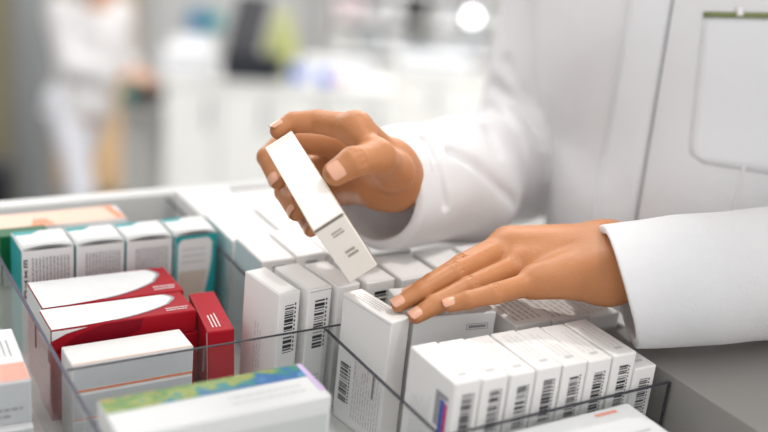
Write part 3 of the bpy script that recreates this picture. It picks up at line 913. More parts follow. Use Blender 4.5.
foot_mid = np.array([(hipR[0] + hipL[0]) / 2, (hipR[1] + hipL[1]) / 2 + .10, 0.0])
person = empty('person', Matrix.Translation(Vector(foot_mid)))
tag(person, 'person in a white lab coat reaching over the open drawer, holding a small white box', 'person')
PI_ = Matrix.Translation(-Vector(foot_mid))
def rel(v): return np.asarray(v) - foot_mid
hips = (hipR + hipL) / 2
leg_r = [hips + np.array([-.085, .03, -.02]), foot_mid + np.array([-.10, -.03, .50]), foot_mid + np.array([-.11, .03, .075])]
leg_l = [hips + np.array([.085, .0, -.02]), foot_mid + np.array([.10, -.05, .50]), foot_mid + np.array([.11, .0, .075])]
def body_fn(P):
    k = S
    d = chain(P, [tr_r[0] + (0, 0, -.02), tr_r[1], tr_r[2], tr_r[3]], [6.2 * k, 9.6 * k, 9.0 * k, 10.6 * k], .03)
    d = smin(d, chain(P, [tr_l[0] + (0, 0, -.02), tr_l[1], tr_l[2], tr_l[3]], [6.2 * k, 9.6 * k, 9.0 * k, 10.6 * k], .03), .05)
    d = smin(d, round_cone(P, SH_R, SH_L, 4.6 * k, 4.6 * k), .04)
    d = smin(d, round_cone(P, neck0 - (0, 0, .04), head_c + (0, .02, -.08), .060, .050), .04)
    d = smin(d, head_sdf(P, head_c, face_dir), .015)
    d = smin(d, chain(P, [SH_R, EL_R, at(424, 176, 99)], [.044, .036, .027], .02), .03)
    d = smin(d, chain(P, [SH_L, EL_L, (FA2a + FA2b) / 2], [.044, .037, .028], .02), .03)
    for lg, sgn in ((leg_r, -1), (leg_l, 1)):
        d = smin(d, chain(P, lg, [.082, .056, .040], .03), .03)
        d = smin(d, round_cone(P, lg[2] + (0, .02, -.035), lg[2] + (-.02, -.14, -.048), .034, .022), .03)
    return d
pts = list(tr_r) + list(tr_l) + [head_c, head_c + (0, 0, .13), SH_R, SH_L, EL_R, EL_L, leg_r[2] + (0, -.14, -.08), leg_l[2] - (0, 0, .08), at(424, 176, 99), (FA2a + FA2b) / 2]
bv, bf = sdf_mesh(body_fn, *bounds(pts, .11), .009)
allv = np.concatenate([bv, hv1, hv2]); allf = np.concatenate([bf, hf1 + len(bv), hf2 + len(bv) + len(hv1)])
body = link_mesh('body', rel(allv), allf, M['skin'], person, True)
# nails: those the picture shows, and their neighbours
cam_dir = lambda p: unit_v(W_LOC - np.asarray(p))
for nm, nout in (('index', up), ('middle', up), ('ring', up), ('little', up)):
    f = H2[nm]; tocam = cam_dir(f['p'][3])
    vs, fs = nail(None, f['p'][2], f['p'][3], f['r'][3] * 1.02, unit_v(nout * .9 + tocam * .35))
    link_mesh('fingernail', rel(vs), fs, M['nail'], body, True)
for nm in ('thumb', 'middle', 'ring', 'little', 'index'):
    f = H1[nm]; tocam = cam_dir(f['p'][3])
    out = {'thumb': tocam + up * .25, 'index': up - tocam * .25, 'middle': tocam * .75 + np.array([-.55, 0, -.0]), 'ring': tocam * .7 + np.array([-.6, 0, 0]), 'little': tocam * .7 + np.array([-.6, 0, 0])}[nm]
    vs, fs = nail(None, f['p'][2], f['p'][3], f['r'][3] * 1.02, unit_v(out), *((.66, 1.25) if nm == 'thumb' else (.74, 1.4)))
    link_mesh('fingernail', rel(vs), fs, M['nail'], body, True)
eyes_and_lips(body, head_c, face_dir, 1.0, PI_)
hv, hf = sdf_mesh(lambda P: hair_sdf(P, head_c, face_dir), *bounds([head_c], .17), .006)
link_mesh('hair', rel(hv), hf, M['hair'], person, True)

# coat: trunk, sleeves with open cuffs
def sleeve(P, pts, rad, cuff_c, cuff_n, inner_r, k=.03):
    d = chain(P, pts, rad, k)
    d = np.maximum(d, (P - cuff_c).astype(np.float32) @ np.asarray(cuff_n, np.float32))
    return d
AX_R = unit_v(CUFF_R - EL_R); AX_L = unit_v(CUFF_L - EL_L)
NRM_L = unit_v(-.95 * W_AX[0] - .27 * W_AX[1] + .10 * W_AX[2])      # the cuff edge is cut at a slant
CREASE = []
FOLDS = [((492, 84), (520, 104), (541, 142), .0075), ((486, 104), (510, 124), (526, 156), .006), ((468, 112), (488, 130), (498, 154), .005), ((424, 140), (438, 170), (444, 205), .004), ((452, 152), (480, 168), (516, 205), .005), ((505, 60), (520, 90), (538, 110), .005)]
def trunk_fn(P):
    k = S
    d = chain(P, tr_r, [8.2 * k, 11.4 * k, 11.6 * k, 13.0 * k], .04)
    d = smin(d, chain(P, tr_l, [8.2 * k, 11.6 * k, 11.2 * k, 13.0 * k], .04), .07)
    d = smin(d, round_cone(P, SH_R, SH_L, 5.6 * k, 5.6 * k), .05)
    hem = [hips + np.array([-.05, .02, -.42]), hips + np.array([.07, .0, -.42])]
    d = smin(d, round_cone(P, hipR, hem[0], .120, .135), .05)
    d = smin(d, round_cone(P, hipL, hem[1], .120, .135), .05)
    d = np.maximum(d, hem[0][2] - P[:, 2])
    d = smax(d, -round_cone(P, neck0 + (0, -.02, .0), head_c, .066, .085), .01)
    d += .0013 * np.sin(P[:, 0] * 46 + np.sin(P[:, 2] * 9) * 1.2) * np.clip((1.32 - P[:, 2]) * 4, 0, 1)
    return d
RND = np.random.RandomState(4)
WAVES = [(RND.normal(size=3) * f, RND.uniform(0, 6.3), a) for f, a in ((26, .0016), (38, .0013), (52, .0010), (70, .0008), (95, .0005))]
def crumple(P):
    return sum(a * np.sin(P @ k.astype(np.float32) + ph) for k, ph, a in WAVES)
CR_LOW = at(378, 196, 96.4)
def coat_fn(P):
    d = trunk_fn(P)
    cr = crumple(P)
    sr = sleeve(P, [SH_R, EL_R, CUFF_R + AX_R * .05], [.060, .055, .0440], CUFF_R, AX_R, .04)
    sr = smin(sr, np.maximum(round_cone(P, at(470, 194, 108), CR_LOW + AX_R * .03, .046, .0415), (P - CUFF_R).astype(np.float32) @ AX_R.astype(np.float32)), .02) + cr
    d = smin(d, sr, .005)
    sl_ = sleeve(P, [SH_L, EL_L, CUFF_L + AX_L * .06], [.062, .060, .0445], CUFF_L, NRM_L, .04) + cr * .6
    d = smin(d, sl_, .02)
    for a, b, r in CREASE:
        d = smax(d, -round_cone(P, a, b, r, r * .6), .007)
    # hollow cuffs
    hol = smin(round_cone(P, CUFF_R + AX_R * .03, CUFF_R - AX_R * .02, .0405, .037), round_cone(P, CR_LOW + AX_R * .03, CR_LOW - AX_R * .015, .0365, .033), .02) + cr
    d = smax(d, -hol, .0015)
    d = smax(d, -(round_cone(P, CUFF_L + AX_L * .05, CUFF_L - AX_L * .03, .0412, .039) + cr * .6), .0015)
    return d
cpts = list(tr_r) + list(tr_l) + [SH_R, SH_L, EL_R, EL_L, CUFF_R, CUFF_L, hips + (0, 0, -.42)]
CUTS = [(CUFF_R - AX_R * .06, AX_R), (CUFF_L - AX_L * .06, AX_L)]
def near(P, c, r=.085):
    return np.linalg.norm(P - c.astype(np.float32), axis=1) - r
def coarse_fn(P):
    d = coat_fn(P)
    for c, n in CUTS:      # the cuffs are meshed finer below
        d = np.maximum(d, -np.maximum(-((P - c).astype(np.float32) @ n.astype(np.float32)) + .010, near(P, c + n * .03)))
    return d
rough_v, rough_f = sdf_mesh(coat_fn, *bounds(cpts, .13), .012)
rtree = BVHTree.FromPolygons([tuple(v) for v in rough_v], [tuple(f) for f in rough_f])
for p_, q_, r_, rad in FOLDS:      # cloth folds sit on the sleeve surface
    hit = []
    for q in (p_, q_, r_):
        dv = (Vector(at(q[0], q[1], 100)) - Vector(W_LOC)).normalized()
        h = rtree.ray_cast(Vector(W_LOC), dv)
        if h[0] is not None: hit.append(np.array(h[0] + h[1] * rad * .15))
    for a_, b_ in zip(hit[:-1], hit[1:]):
        if np.linalg.norm(a_ - b_) < .09: CREASE.append((a_, b_, rad))
cv, cf = sdf_mesh(coarse_fn, *bounds(cpts, .13), .0048)
for c, n in CUTS:
    def fine_fn(P):
        return np.maximum(coat_fn(P), np.maximum(-((P - c).astype(np.float32) @ n.astype(np.float32)), near(P, c + n * .03)))
    v_, f_ = sdf_mesh(fine_fn, *bounds([c + n * .03], .09), .0015)
    cf = np.concatenate([cf, f_ + len(cv)]); cv = np.concatenate([cv, v_])
coat = link_mesh('lab_coat', rel(cv), cf, M['coat'], person, True)
tv_, tf_ = sdf_mesh(trunk_fn, *bounds(list(tr_r) + list(tr_l), .15), .009)
tree = BVHTree.FromPolygons([tuple(v) for v in tv_], [tuple(f) for f in tf_])

def on_coat(px, py, lift):
    o = Vector(W_LOC); dv = Vector(at(px, py, 100)) - o
    h = tree.ray_cast(o, dv.normalized())
    if h[0] is None: return None
    return np.array(h[0] + h[1] * lift)

def drape(name, us, rows, lift, m, parent, thick=.0012):
    """rows of pixel positions laid on the trunk of the coat"""
    vs, fs = [], []
    n = len(rows[0])
    for r in rows:
        for q in r:
            p = on_coat(q[0], q[1], lift)
            vs.append(p if p is not None else vs[-1])
    for j in range(len(rows) - 1):
        for i in range(n - 1):
            a = j * n + i
            fs.append((a, a + 1, a + n + 1, a + n))
    o = link_mesh(name, rel(vs), fs, m, parent, True)
    sm = o.modifiers.new('thickness', 'SOLIDIFY'); sm.thickness = thick; sm.offset = 1
    return o
def line_x(y): return 672 - (y / 222.0) * 37 if y >= 0 else 672 - y * .12
ys = list(range(-60, 300, 12))
placket = drape('placket', None, [[(line_x(y) - 44 + 44 * i / 5, y) for i in range(6)] for y in ys], .0012, M['coat'], coat, .0020)
drape('placket_edge_shade', None, [[(line_x(y) - .2, y), (line_x(y) + 1.9, y)] for y in ys], .0016, M['seam'], placket, .0012)  # dark strip painting in the shade along the flap's raised edge
drape('stitch_line', None, [[(line_x(y) - 43, y), (line_x(y) - 42, y)] for y in ys], .0034, M['stitch'], placket, .0003)
def pocket_row(v):
    # v 0 top .. 1 bottom, rounded lower corners
    y = 14 + v * (150 if True else 0)
    x0 = 703 - 16 * v
    inset = 0 if v < .86 else 16 * (1 - math.sqrt(max(0, 1 - ((v - .86) / .14) ** 2)))
    x0 += inset
    x1 = 800 - 8 * v - inset
    return [(x0 + (x1 - x0) * i / 10, y + 12 * i / 10 * v) for i in range(11)]
pocket = drape('breast_pocket', None, [pocket_row(v / 16) for v in range(17)], .0005, M['coat'], coat, .0012)
drape('pocket_trim', None, [[(703 + 97 * i / 10, y + .2 * i) for i in range(11)] for y in (12.5, 17.5)], .0024, M['trim_green'], pocket, .0008)
drape('pocket_button', None, [[(736 + 6 * i / 4, y) for i in range(5)] for y in (8, 11, 14, 17)], .0034, M['stitch'], pocket, .0015)
drape('side_seam', None, [[(743 - 20 * t / 10 + 0, 166 + 80 * t / 10), (745 - 20 * t / 10, 166 + 80 * t / 10)] for t in range(11)], .0012, M['stitch'], coat, .0008)

def trouser_fn(P):
    d = chain(P, leg_r, [.094, .074, .066], .03)
    d = smin(d, chain(P, leg_l, [.094, .074, .066], .03), .02)
    return np.maximum(d, .05 - P[:, 2])
pv, pf = sdf_mesh(trouser_fn, *bounds(leg_r + leg_l, .12), .010)
link_mesh('trousers', rel(pv), pf, M['trousers'], person, True)
for lg in (leg_r, leg_l):
    def shoe_fn(P, lg=lg):
        d = chain(P, [lg[2] + (0, .03, -.034), lg[2] + (-.01, -.06, -.040), lg[2] + (-.02, -.15, -.046)], [.046, .043, .036], .02)
        return smax(d, .003 - P[:, 2], .004)
    qv, qf = sdf_mesh(shoe_fn, *bounds([lg[2], lg[2] + (0, -.16, -.06)], .07), .006)
    link_mesh('shoe', rel(qv), qf, M['shoe'], person, True)

# ------------------------------------------------------------------ the held box
Ma, Mb = at(313, 231, 80.0), at(342.5, 212, 80.05)
Wv = Mb - Ma
mid = (Ma + Mb) / 2
topm = at(281, 137, 88.6)
E1 = topm - mid
wl = unit_v(Wv)
E1 = E1 - wl * (E1 @ wl)
e1 = unit_v(E1)
e2 = np.cross(e1, wl)
bot = at(361, 275, 85.0) - mid
if e2 @ bot < 0: e2 = -e2
L1, L2, L0 = np.linalg.norm(E1), abs(bot @ e2), np.linalg.norm(Wv)
# local axes: x = width, y = along the bright face, z = outward normal of the bright face
zx = -e2
mw = Matrix(((wl[0], e1[0], zx[0], 0), (wl[1], e1[1], zx[1], 0), (wl[2], e1[2], zx[2], 0), (0, 0, 0, 1)))
if mw.to_3x3().determinant() < 0:
    wl = -wl
    mw = Matrix(((wl[0], e1[0], zx[0], 0), (wl[1], e1[1], zx[1], 0), (wl[2], e1[2], zx[2], 0), (0, 0, 0, 1)))
cen = mid + e1 * L1 / 2 + e2 * L2
mw.translation = Vector(cen)
held = carton('small white box held tilted in the raised hand, faint codes on its end', 0, 0, 0, L0 / S, L1 / S, L2 / S, m=mat('warm_white_card', (.88, .83, .77), .5, .3), mw=mw, bev=.0008)
wd, ln, hh = L0 / S, L1 / S, L2 / S
mark(held, 'flap_seam', 'front', [rect(.05, hh - .34, wd - .05, hh - .04)], mat('grey_flap_edge', (.16, .14, .11), .7))
mark(held, 'printed_code', 'front', text_rects(1.0, hh - 1.9, 2.0, hh - 1.2, 2, 401, 'u', .55) + text_rects(1.1, hh - 4.6, 2.1, hh - 3.6, 2, 402, 'u', .6), mat('faint_grey_ink', (.36, .32, .27), .6))
mark(held, 'fold_line', 'top', [rect(.03, ln - .55, wd - .03, ln - .50)], mat('fold_grey', (.66, .60, .53), .6))

# ------------------------------------------------------------------ the blurred pharmacy behind (room frame)
def ray_y(px, py, Y):
    d = at(px, py, 100) - W_LOC
    return W_LOC + d * (Y / d[1])

def span(px0, py0, px1, py1, Y):
    """left x, right x, bottom z, top z of something seen between these picture edges at distance Y"""
    cxm, cym = (px0 + px1) / 2, (py0 + py1) / 2
    return ray_y(px0, cym, Y)[0], ray_y(px1, cym, Y)[0], ray_y(cxm, py1, Y)[2], ray_y(cxm, py0, Y)[2]

def room_box(name, px0, py0, px1, py1, Y, dep, m, parent=None, bev=.004, z0=None, z1=None):
    a, b, c, d = span(px0, py0, px1, py1, Y)
    if z0 is not None: c = z0
    if z1 is not None: d = z1
    return box_obj(name, (a, Y, c), (b, Y + dep, d), m, parent, bev)

# unseen ceiling panels added to brighten the dark background
for i, (lx, ly) in enumerate(((-1.6, 2.6), (0.4, 2.6), (2.4, 2.6), (-1.6, 5.2), (0.4, 5.2), (2.4, 5.2))):
    o = tag(box_obj('added_ceiling_lamp', (-.6, -.3, -.03), (.6, .3, .0), M['lamp']), 'unseen white ceiling panel added to brighten the pharmacy background', 'lamp', 'added ceiling light panels')
    o.location = (lx, ly, 2.749)
    l = area_light('added_ceiling_light', (lx, ly, 2.70), (lx, ly, 0), 1.1, .5, 22, (1.0, 0.985, 0.96))
    l.parent = o; l.matrix_parent_inverse = Matrix.Translation(o.location).inverted()
for (a_, b_, ang_, en_), lb_, ht_ in zip(SPOTS, ('round unseen spotlight added for the bright patch over the drawer', 'round unseen spotlight added to brighten hand and box from the front'), (.127, .08)):
    sp = empty('added_spotlight', Matrix.Translation(a_))  # unseen fixtures that carry the two added spots
    tag(sp, lb_, 'lamp')
    bm = bmesh.new(); bm_cyl(bm, (0, 0, .0), (0, 0, ht_), .012); link_bm('stem', bm, M['plastic'], sp)
    bm = bmesh.new()
    dv = (b_ - a_).normalized()
    bm_cyl(bm, -dv * .14, -dv * .02, .035, .055); link_bm('lamp_housing', bm, M['plastic'], sp)
tag(box_obj('added_rail', (.375, .2, 2.701), (.425, 1.6, 2.749), M['plastic'], None, .002), 'narrow white rail added out of view to carry the front spotlight', 'track rail')  # rail put in only to hold the added front spotlight

# grey panelling and door on the far left
M['skirt'] = M['plastic']
tag(room_box('door_1', -60, -150, 14, 300, 5.6, .05, M['beige'], None, .002, 0.0, 2.1), kind='structure')
tag(room_box('trim_1', 14, -190, 40, 300, 5.5, .25, M['greywall'], None, .002, 0.0, 2.7), kind='structure')
tag(room_box('trim_2', 40, -190, 58, 300, 6.4, .25, M['column'], None, .002, 0.0, 2.7), kind='structure')
tag(room_box('trim_3', 104, -190, 133, 100, 7.0, .3, M['column'], None, .002, 0.0, 2.7), kind='structure')

def room_thing(name, label, cat, px, py, Y, group=None):
    p = ray_y(px, py, Y)
    o = empty(name, Matrix.Translation(Vector(p)))
    tag(o, label, cat, group)
    return o, p

M['peach'] = mat('pale_orange_wood', (0.90, 0.62, 0.36), 0.5, 0.3, var=.04, bscale=12)
M['cab_white'] = mat('white_cabinet_laminate', (0.78, 0.78, 0.76), 0.45, 0.35)
M['cab_grey'] = mat('light_grey_laminate', (0.52, 0.52, 0.50), 0.5, 0.3)
M['dark'] = mat('black_plastic', (0.018, 0.02, 0.028), 0.4, 0.3)
M['charcoal'] = mat('charcoal_plastic', (0.085, 0.085, 0.095), 0.5, 0.3)
M['yellow'] = mat('yellow_green_plastic', (0.50, 0.52, 0.10), 0.45, 0.3)
M['cobalt'] = mat('cobalt_plastic', (0.04, 0.13, 0.62), 0.35, 0.4)
M['paper'] = mat('white_paper', (0.80, 0.81, 0.84), 0.6, 0.2)
M['grey_soft'] = mat('soft_grey', (0.40, 0.42, 0.45), 0.6, 0.2)

def box_in(root, name, lo, hi, m, bev=.003):
    return box_obj(name, lo, hi, m, root, bev)

def furniture(name, label, cat, px0, py0, px1, Y, dep, m, doors=2, top_m=None, door_m=None, top_z=None):
    a, b, c, d = span(px0, py0, px1, py0 + 10, Y)
    if top_z: d = top_z
    root = empty(name, Matrix.Translation(Vector(((a + b) / 2, Y + dep / 2, 0))))
    tag(root, label, cat)
    W = b - a
    box_in(root, 'body', (-W / 2, -dep / 2 + .02, .08), (W / 2, dep / 2, d - .03), m)
    box_in(root, 'plinth', (-W / 2 + .03, -dep / 2 + .06, 0), (W / 2 - .03, dep / 2 - .03, .08), M['cab_grey'])
    box_in(root, 'worktop', (-W / 2 - .01, -dep / 2 - .01, d - .03), (W / 2 + .01, dep / 2, d), top_m or m)
    for k in range(doors):
        x0 = -W / 2 + W * k / doors + .004; x1 = -W / 2 + W * (k + 1) / doors - .004
        dr = box_in(root, 'door', (x0, -dep / 2, .10), (x1, -dep / 2 + .019, d - .04), door_m or m)
        box_in(dr, 'handle', (x1 - .05, -dep / 2 - .02, d - .22), (x1 - .035, -dep / 2 - .001, d - .08), M['grey_soft'], .002)
    return root, d

cup, z_c = furniture('wooden_cupboard', 'pale orange wooden cupboard behind the standing colleague', 'cupboard', 40, 92, 120, 6.2, .4, M['peach'], 2)
ped, z_p = furniture('pedestal_cabinet', 'light grey low cabinet left of the white counter', 'cabinet', 121, 108, 163, 4.9, .5, M['cab_grey'], 1)
cnt, z_k = furniture('counter', 'long white counter with plain front across the background', 'counter', 164, 83, 388, 4.6, .75, M['cab_white'], 4, M['cab_white'])
cn2, z_2 = furniture('back_counter', 'white back counter under the shelving on the right of the background', 'counter', 378, 76, 640, 6.0, .6, M['cab_white'], 4, M['cab_white'])

# on the pedestal: dark tray with teal side
o, p = room_thing('storage_tray', 'small black storage tray with teal side on the grey low cabinet', 'tray', 143, 100, 5.1)
a, b, c, d = span(128, 92, 160, 108, 5.1)
o.location.z = z_p + .001; hh_ = d - c
box_in(o, 'tray_body', (-(b - a) * .15, -.12, 0), ((b - a) / 2, .12, hh_), M['dark'])
box_in(o, 'teal_side', (-(b - a) / 2, -.12, 0), (-(b - a) * .152, .12, hh_ * .95), mat('teal_plastic', (.02, .28, .26), .4))

# on the counter
def on_counter(name, label, cat, px, Y, z):
    p = ray_y(px, 80, Y)
    o = empty(name, Matrix.Translation(Vector((p[0], Y, z + .001))))
    tag(o, label, cat)
    return o
PXM = 1050 / 4.85      # pixels per metre on the counter
o = on_counter('desk_monitor', 'dark monitor seen from behind on the white counter', 'monitor', 250, 4.70, z_k)
box_in(o, 'stand_foot', (-.11, -.10, 0), (.14, .08, .115), M['dark'])
box_in(o, 'stand_neck', (-.03, .0, .085), (.03, .05, .2), M['dark'])
bm = bmesh.new(); bm_box(bm, (-.10, -.03, .10), (.05, .03, .37), .008)
for v in bm.verts: v.co.x += (v.co.z - .1) * .22 - .02
link_bm('screen_housing', bm, M['charcoal'], o)
o = on_counter('document_holder', 'yellow-green upright file holder beside the dark monitor', 'file holder', 279, 4.96, z_k)
box_in(o, 'holder', (-.06, -.05, 0), (.065, .10, .20), M['yellow'])
box_in(o, 'front_sheet', (-.03, -.056, .05), (.05, -.051, .30), mat('pale_yellow_sheet', (.66, .70, .32), .5), .001)
o = on_counter('label_printer', 'white low printer on the counter left of the dark monitor', 'printer', 192, 4.78, z_k)
box_in(o, 'printer_body', (-.12, -.10, 0), (.10, .12, .12), M['paper'], .012)
bm = bmesh.new(); bm_box(bm, (-.09, .02, .10), (.08, .06, .17), .005); link_bm('paper_feed', bm, M['paper'], o)
box_in(o, 'output_slot', (-.08, -.103, .05), (.06, -.101, .065), M['grey_soft'], 0)
def bottle(px, Y, z, r, h, m, label):
    o = on_counter('bottle', label, 'bottle', px, Y, z)
    bm = bmesh.new(); bm_cyl(bm, (0, 0, 0), (0, 0, h * .75), r, r); bm_cyl(bm, (0, 0, h * .751), (0, 0, h * .86), r, r * .5)
    bmesh.ops.remove_doubles(bm, verts=bm.verts, dist=.0005)
    link_bm('bottle_body', bm, m, o)
    bm = bmesh.new(); bm_cyl(bm, (0, 0, h * .862), (0, 0, h), r * .55, r * .55); link_bm('cap', bm, M['paper'], o)
bottle(296, 4.74, z_k, .034, .085, M['cobalt'], 'small cobalt blue bottle beside the yellow-green file holder')
bottle(324, 4.67, z_k - .0, .032, .075, M['cobalt'], 'small cobalt blue bottle at the right part of the counter')
o = tag(room_box('paper_stack', 300, 66, 372, 84, 4.95, .25, M['paper'], None, .006), 'low white stack of paper on the right part of the counter', 'paper stack')
o.location.z += z_k + .002 - span(300, 66, 372, 84, 4.95)[2]
o = on_counter('tape_dispenser', 'small pink tape dispenser beside the right blue bottle', 'tape dispenser', 339, 4.72, z_k)
bm = bmesh.new(); bm_cyl(bm, (0, -.02, .025), (0, .02, .025), .022); link_bm('tape_roll', bm, mat('pink_tape', (.75, .38, .42), .5), o)
box_in(o, 'dispenser_base', (-.03, -.025, 0), (.03, .025, .008), M['grey_soft'])

# poster on the back wall
o = room_box('wall_poster', 185, 9, 224, 33, 7.55, .015, mat('poster_frame', (.62, .72, .74), .5), None, .001)
tag(o, 'small blue and teal poster on the back wall above the printer', 'poster')
a, b, c, d = span(188, 11, 221, 30, 7.55)
box_obj('blue_field', (a, 7.545, c), (a + (b - a) * .58, 7.549, d), mat('poster_blue', (.04, .26, .55), .5), o)
box_obj('teal_field', (a + (b - a) * .6, 7.545, c), (b, 7.549, d), mat('poster_teal', (.05, .42, .42), .5), o)

# shelving on the right with pale boxes
a, b, c, d = span(330, -60, 640, 62, 6.9)
root = empty('wall_shelving', Matrix.Translation(Vector(((a + b) / 2, 7.25, 0))))
tag(root, 'white wall shelving with pale boxes on the right of the background', 'shelving')
W = b - a
lv = [ray_y(440, y, 6.9)[2] for y in (58, 26, -6, -38)]
for x in (-W / 2, -W / 6, W / 6, W / 2):
    box_in(root, 'upright', (x - .012, -.30, 0), (x + .012, .32, lv[3] + .1), M['cab_white'], .001)
for z in lv:
    for k in range(3):
        box_in(root, 'shelf_board', (-W / 2 + k * W / 3 + .0125, -.30, z - .012), (-W / 2 + (k + 1) * W / 3 - .0125, .32, z + .012), M['cab_white'], .001)
pal = [(.78, .78, .80), (.76, .58, .62), (.66, .72, .80), (.80, .80, .80), (.70, .75, .80), (.78, .70, .72), (.60, .64, .68), (.80, .79, .76)]
pm = [mat('pale_carton_%d' % i, c, .5) for i, c in enumerate(pal)]
pn = ['white', 'dusty pink', 'pale blue', 'bright white', 'light blue-grey', 'pale rose', 'mid grey', 'off-white']
rs = random.Random(11)
places = ['left bay of the lowest shelf', 'middle bay of the lowest shelf', 'right bay of the lowest shelf', 'left bay of the second shelf', 'middle bay of the second shelf', 'right bay of the second shelf', 'left bay of the top shelf', 'middle bay of the top shelf', 'right bay of the top shelf']
ix = 0
for li in range(3):
    for bay in range(3):
        x = (a + b) / 2 - W / 2 + bay * W / 3 + .04
        used = []
        xe = x + W / 3 - .08
        while True:
            bw = rs.uniform(.09, .17)
            if x + bw > xe: break
            ch = [q for q in range(8) if q not in used] or list(range(8))
            ci = rs.choice(ch); used.append(ci)
            bh = rs.uniform(.10, .16)
            o = box_obj('carton', (0, 0, 0), (bw, .25, bh), pm[ci], None, .003)
            o.location = (x, 6.99, lv[li] + .013)
            tag(o, '%s carton in the %s of the wall shelving' % (pn[ci], places[li * 3 + bay]), 'box', 'cartons on the wall shelving')
            box_obj('label_patch', (bw * .2, -.0012, bh * .25), (bw * .8, -.0004, bh * .6), M['paper'], o)
            x += bw + rs.uniform(.01, .05)

# small bright lamp under the shelving
o, p = room_thing('globe_lamp', 'small glowing round lamp in front of the wall shelving', 'lamp', 472, 17, 6.5)
bm = bmesh.new(); bmesh.ops.create_uvsphere(bm, u_segments=24, v_segments=14, radius=.028)
link_bm('glass_globe', bm, mat('glowing_globe', (1, 1, 1), .3, emis=9.0), o, True)
bm = bmesh.new(); bm_cyl(bm, (0, 0, .028), (0, 0, 2.75 - p[2]), .006); link_bm('suspension_rod', bm, M['grey_soft'], o)

# grey label printer cart / equipment on the back counter
o = on_counter('office_printer', 'pale grey flat printer on the back counter', 'printer', 432, 6.25, z_2)
box_in(o, 'printer_body', (-.20, -.16, 0), (.20, .18, .10), M['paper'], .012)
box_in(o, 'paper_tray', (-.16, -.165, .03), (.16, -.161, .05), M['grey_soft'], .001)
box_in(o, 'lid', (-.19, -.15, .101), (.19, .17, .125), M['grey_soft'], .005)

# waste bin at the left frame edge
p = ray_y(-6, 180, 5.2)
o = empty('waste_bin', Matrix.Translation(Vector((p[0], 5.2, 0)))); tag(o, 'black waste bin at the left frame edge, by the beige door', 'bin')
bm = bmesh.new(); bm_cyl(bm, (0, 0, 0), (0, 0, ray_y(0, 160, 5.2)[2] - .04), .075, .09); link_bm('bin_body', bm, M['dark'], o, False)
bm = bmesh.new(); zt_ = ray_y(0, 160, 5.2)[2]; bm_cyl(bm, (0, 0, zt_ - .039), (0, 0, zt_), .093, .085); link_bm('lid', bm, M['charcoal'], o)

# the colleague standing at the counter's left end
YP = 4.75
fx = ray_y(84, 100, YP)[0]
col_base = np.array([fx, YP, 0.0])
zz = lambda py, px=88: ray_y(px, py, YP)[2]
xx = lambda px, py=60: ray_y(px, py, YP)[0]
col = empty('person', Matrix.Translation(Vector(col_base)))
tag(col, 'blurred person in a white lab coat and white trousers standing at the counter end', 'person')
CI = Matrix.Translation(-Vector(col_base))
crel = lambda v: np.asarray(v) - col_base
ck = np.array([xx(96, 5), YP, zz(4)])
chead = ck + np.array([.05, -.04, .14])
cface = unit_v([.75, -.35, -.45])
chip = np.array([xx(83), YP, zz(100)])
cshR = np.array([xx(66, 12), YP - .10, zz(14)]); cshL = np.array([xx(112, 12), YP + .12, zz(14)])
celR = np.array([xx(80), YP - .16, zz(62)]); celL = np.array([xx(112), YP + .14, zz(60)])
chaR = np.array([xx(126, 70), YP - .12, zz(70)]); chaL = np.array([xx(134, 70), YP + .04, zz(69)])
clR = [chip + (-.07, -.04, 0), np.array([xx(85), YP - .06, chip[2] * .52]), np.array([xx(87), YP - .06, .08])]
clL = [chip + (.02, .06, 0), np.array([xx(70), YP + .08, chip[2] * .52]), np.array([xx(67), YP + .10, .08])]
def col_fn(P):
    d = chain(P, [ck + (0, 0, -.12), (ck + chip) / 2, chip], [.10, .105, .12], .05)
    d = smin(d, round_cone(P, cshR, cshL, .05, .05), .04)
    d = smin(d, round_cone(P, ck + (0, 0, -.05), chead + (-.01, .02, -.05), .055, .05), .03)
    d = smin(d, head_sdf(P, chead, cface), .015)
    for sh, el, ha in ((cshR, celR, chaR), (cshL, celL, chaL)):
        d = smin(d, chain(P, [sh, el, ha], [.046, .038, .026], .02), .02)
        di = unit_v(ha - el)
        d = smin(d, ellipsoid(P, ha + di * .05, np.array([di, np.cross([0, 0, 1], di), [0, 0, 1]]), np.array([.055, .040, .017])), .015)
        sd = np.cross([0, 0, 1], di)
        for q in range(4):
            st = ha + di * .085 + sd * (.026 - .0175 * q)
            d = smin(d, chain(P, [st, st + di * .04 + (0, 0, -.006), st + di * (.062 + .006 * (q in (1, 2))) + (0, 0, -.022)], [.0095, .0085, .007], .004), .006)
        st = ha + di * .03 + sd * .03
        d = smin(d, chain(P, [st, st + di * .03 + sd * .022, st + di * .055 + sd * .022], [.012, .010, .008], .004), .008)
    for lg in (clR, clL):
        d = smin(d, chain(P, lg, [.066, .040, .032], .03), .03)
        d = smin(d, round_cone(P, lg[2] + (0, .0, -.035), lg[2] + (.13, -.04, -.048), .034, .022), .03)
    return d
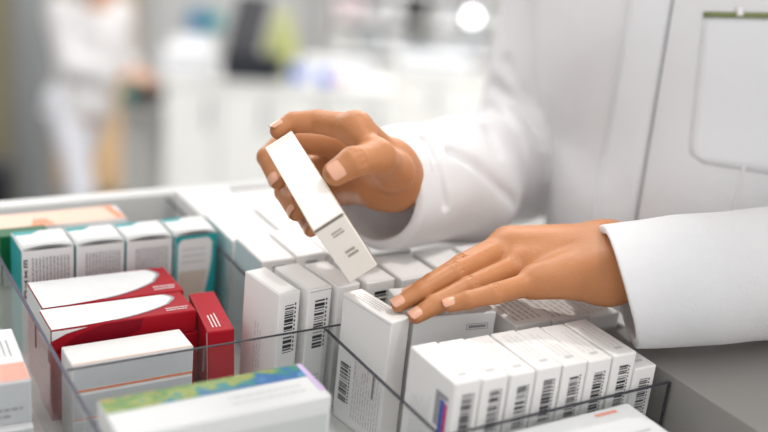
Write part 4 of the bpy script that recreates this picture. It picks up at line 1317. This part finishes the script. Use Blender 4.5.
cp = [ck, chead + (0, 0, .14), chip, cshR, cshL, chaR + (.15, 0, 0), chaL + (.15, 0, 0), clR[2] + (.14, 0, -.07), clL[2]]
v_, f_ = sdf_mesh(col_fn, *bounds(cp, .12), .0085)
cb = link_mesh('body', crel(v_), f_, M['skin_pale'], col, True)
v_, f_ = sdf_mesh(lambda P: hair_sdf(P, chead, cface), *bounds([chead], .17), .009)
link_mesh('hair', crel(v_), f_, M['hair'], col, True)
eyes_and_lips(cb, chead, cface, 1.0, CI)
chem = np.array([xx(65), YP, zz(116)])
def ccoat(P):
    d = chain(P, [ck + (0, 0, -.12), (ck + chip) / 2, chip, chem], [.118, .120, .125, .112], .05)
    d = np.maximum(d, chem[2] - P[:, 2])
    d = smin(d, round_cone(P, cshR, cshL, .062, .062), .05)
    for sh, el, ha in ((cshR, celR, chaR), (cshL, celL, chaL)):
        di = unit_v(ha - el)
        e = np.maximum(chain(P, [sh, el, ha], [.062, .054, .044], .03), (P - ha).astype(np.float32) @ di.astype(np.float32))
        d = smin(d, e, .02)
    d = smax(d, -round_cone(P, ck + (0, 0, .0), chead, .06, .08), .01)
    return d + .002 * np.sin(P[:, 2] * 40 + P[:, 0] * 30)
v_, f_ = sdf_mesh(ccoat, *bounds([ck, chip, chem, cshR, cshL, chaR, chaL], .17), .009)
link_mesh('lab_coat', crel(v_), f_, M['coat'], col, True)
def ctr(P):
    d = smin(chain(P, clR, [.090, .056, .046], .03), chain(P, clL, [.085, .050, .042], .03), .02)
    return np.maximum(d, .06 - P[:, 2])
v_, f_ = sdf_mesh(ctr, *bounds(clR + clL, .12), .010)
link_mesh('trousers', crel(v_), f_, M['trousers'], col, True)
for lg in (clR, clL):
    def csh(P, lg=lg):
        d = chain(P, [lg[2] + (0, .0, -.034), lg[2] + (.06, -.02, -.040), lg[2] + (.14, -.04, -.046)], [.046, .043, .036], .02)
        return smax(d, .003 - P[:, 2], .004)
    v_, f_ = sdf_mesh(csh, *bounds([lg[2], lg[2] + (.15, -.05, -.06)], .07), .007)
    link_mesh('shoe', crel(v_), f_, M['shoe'], col, True)
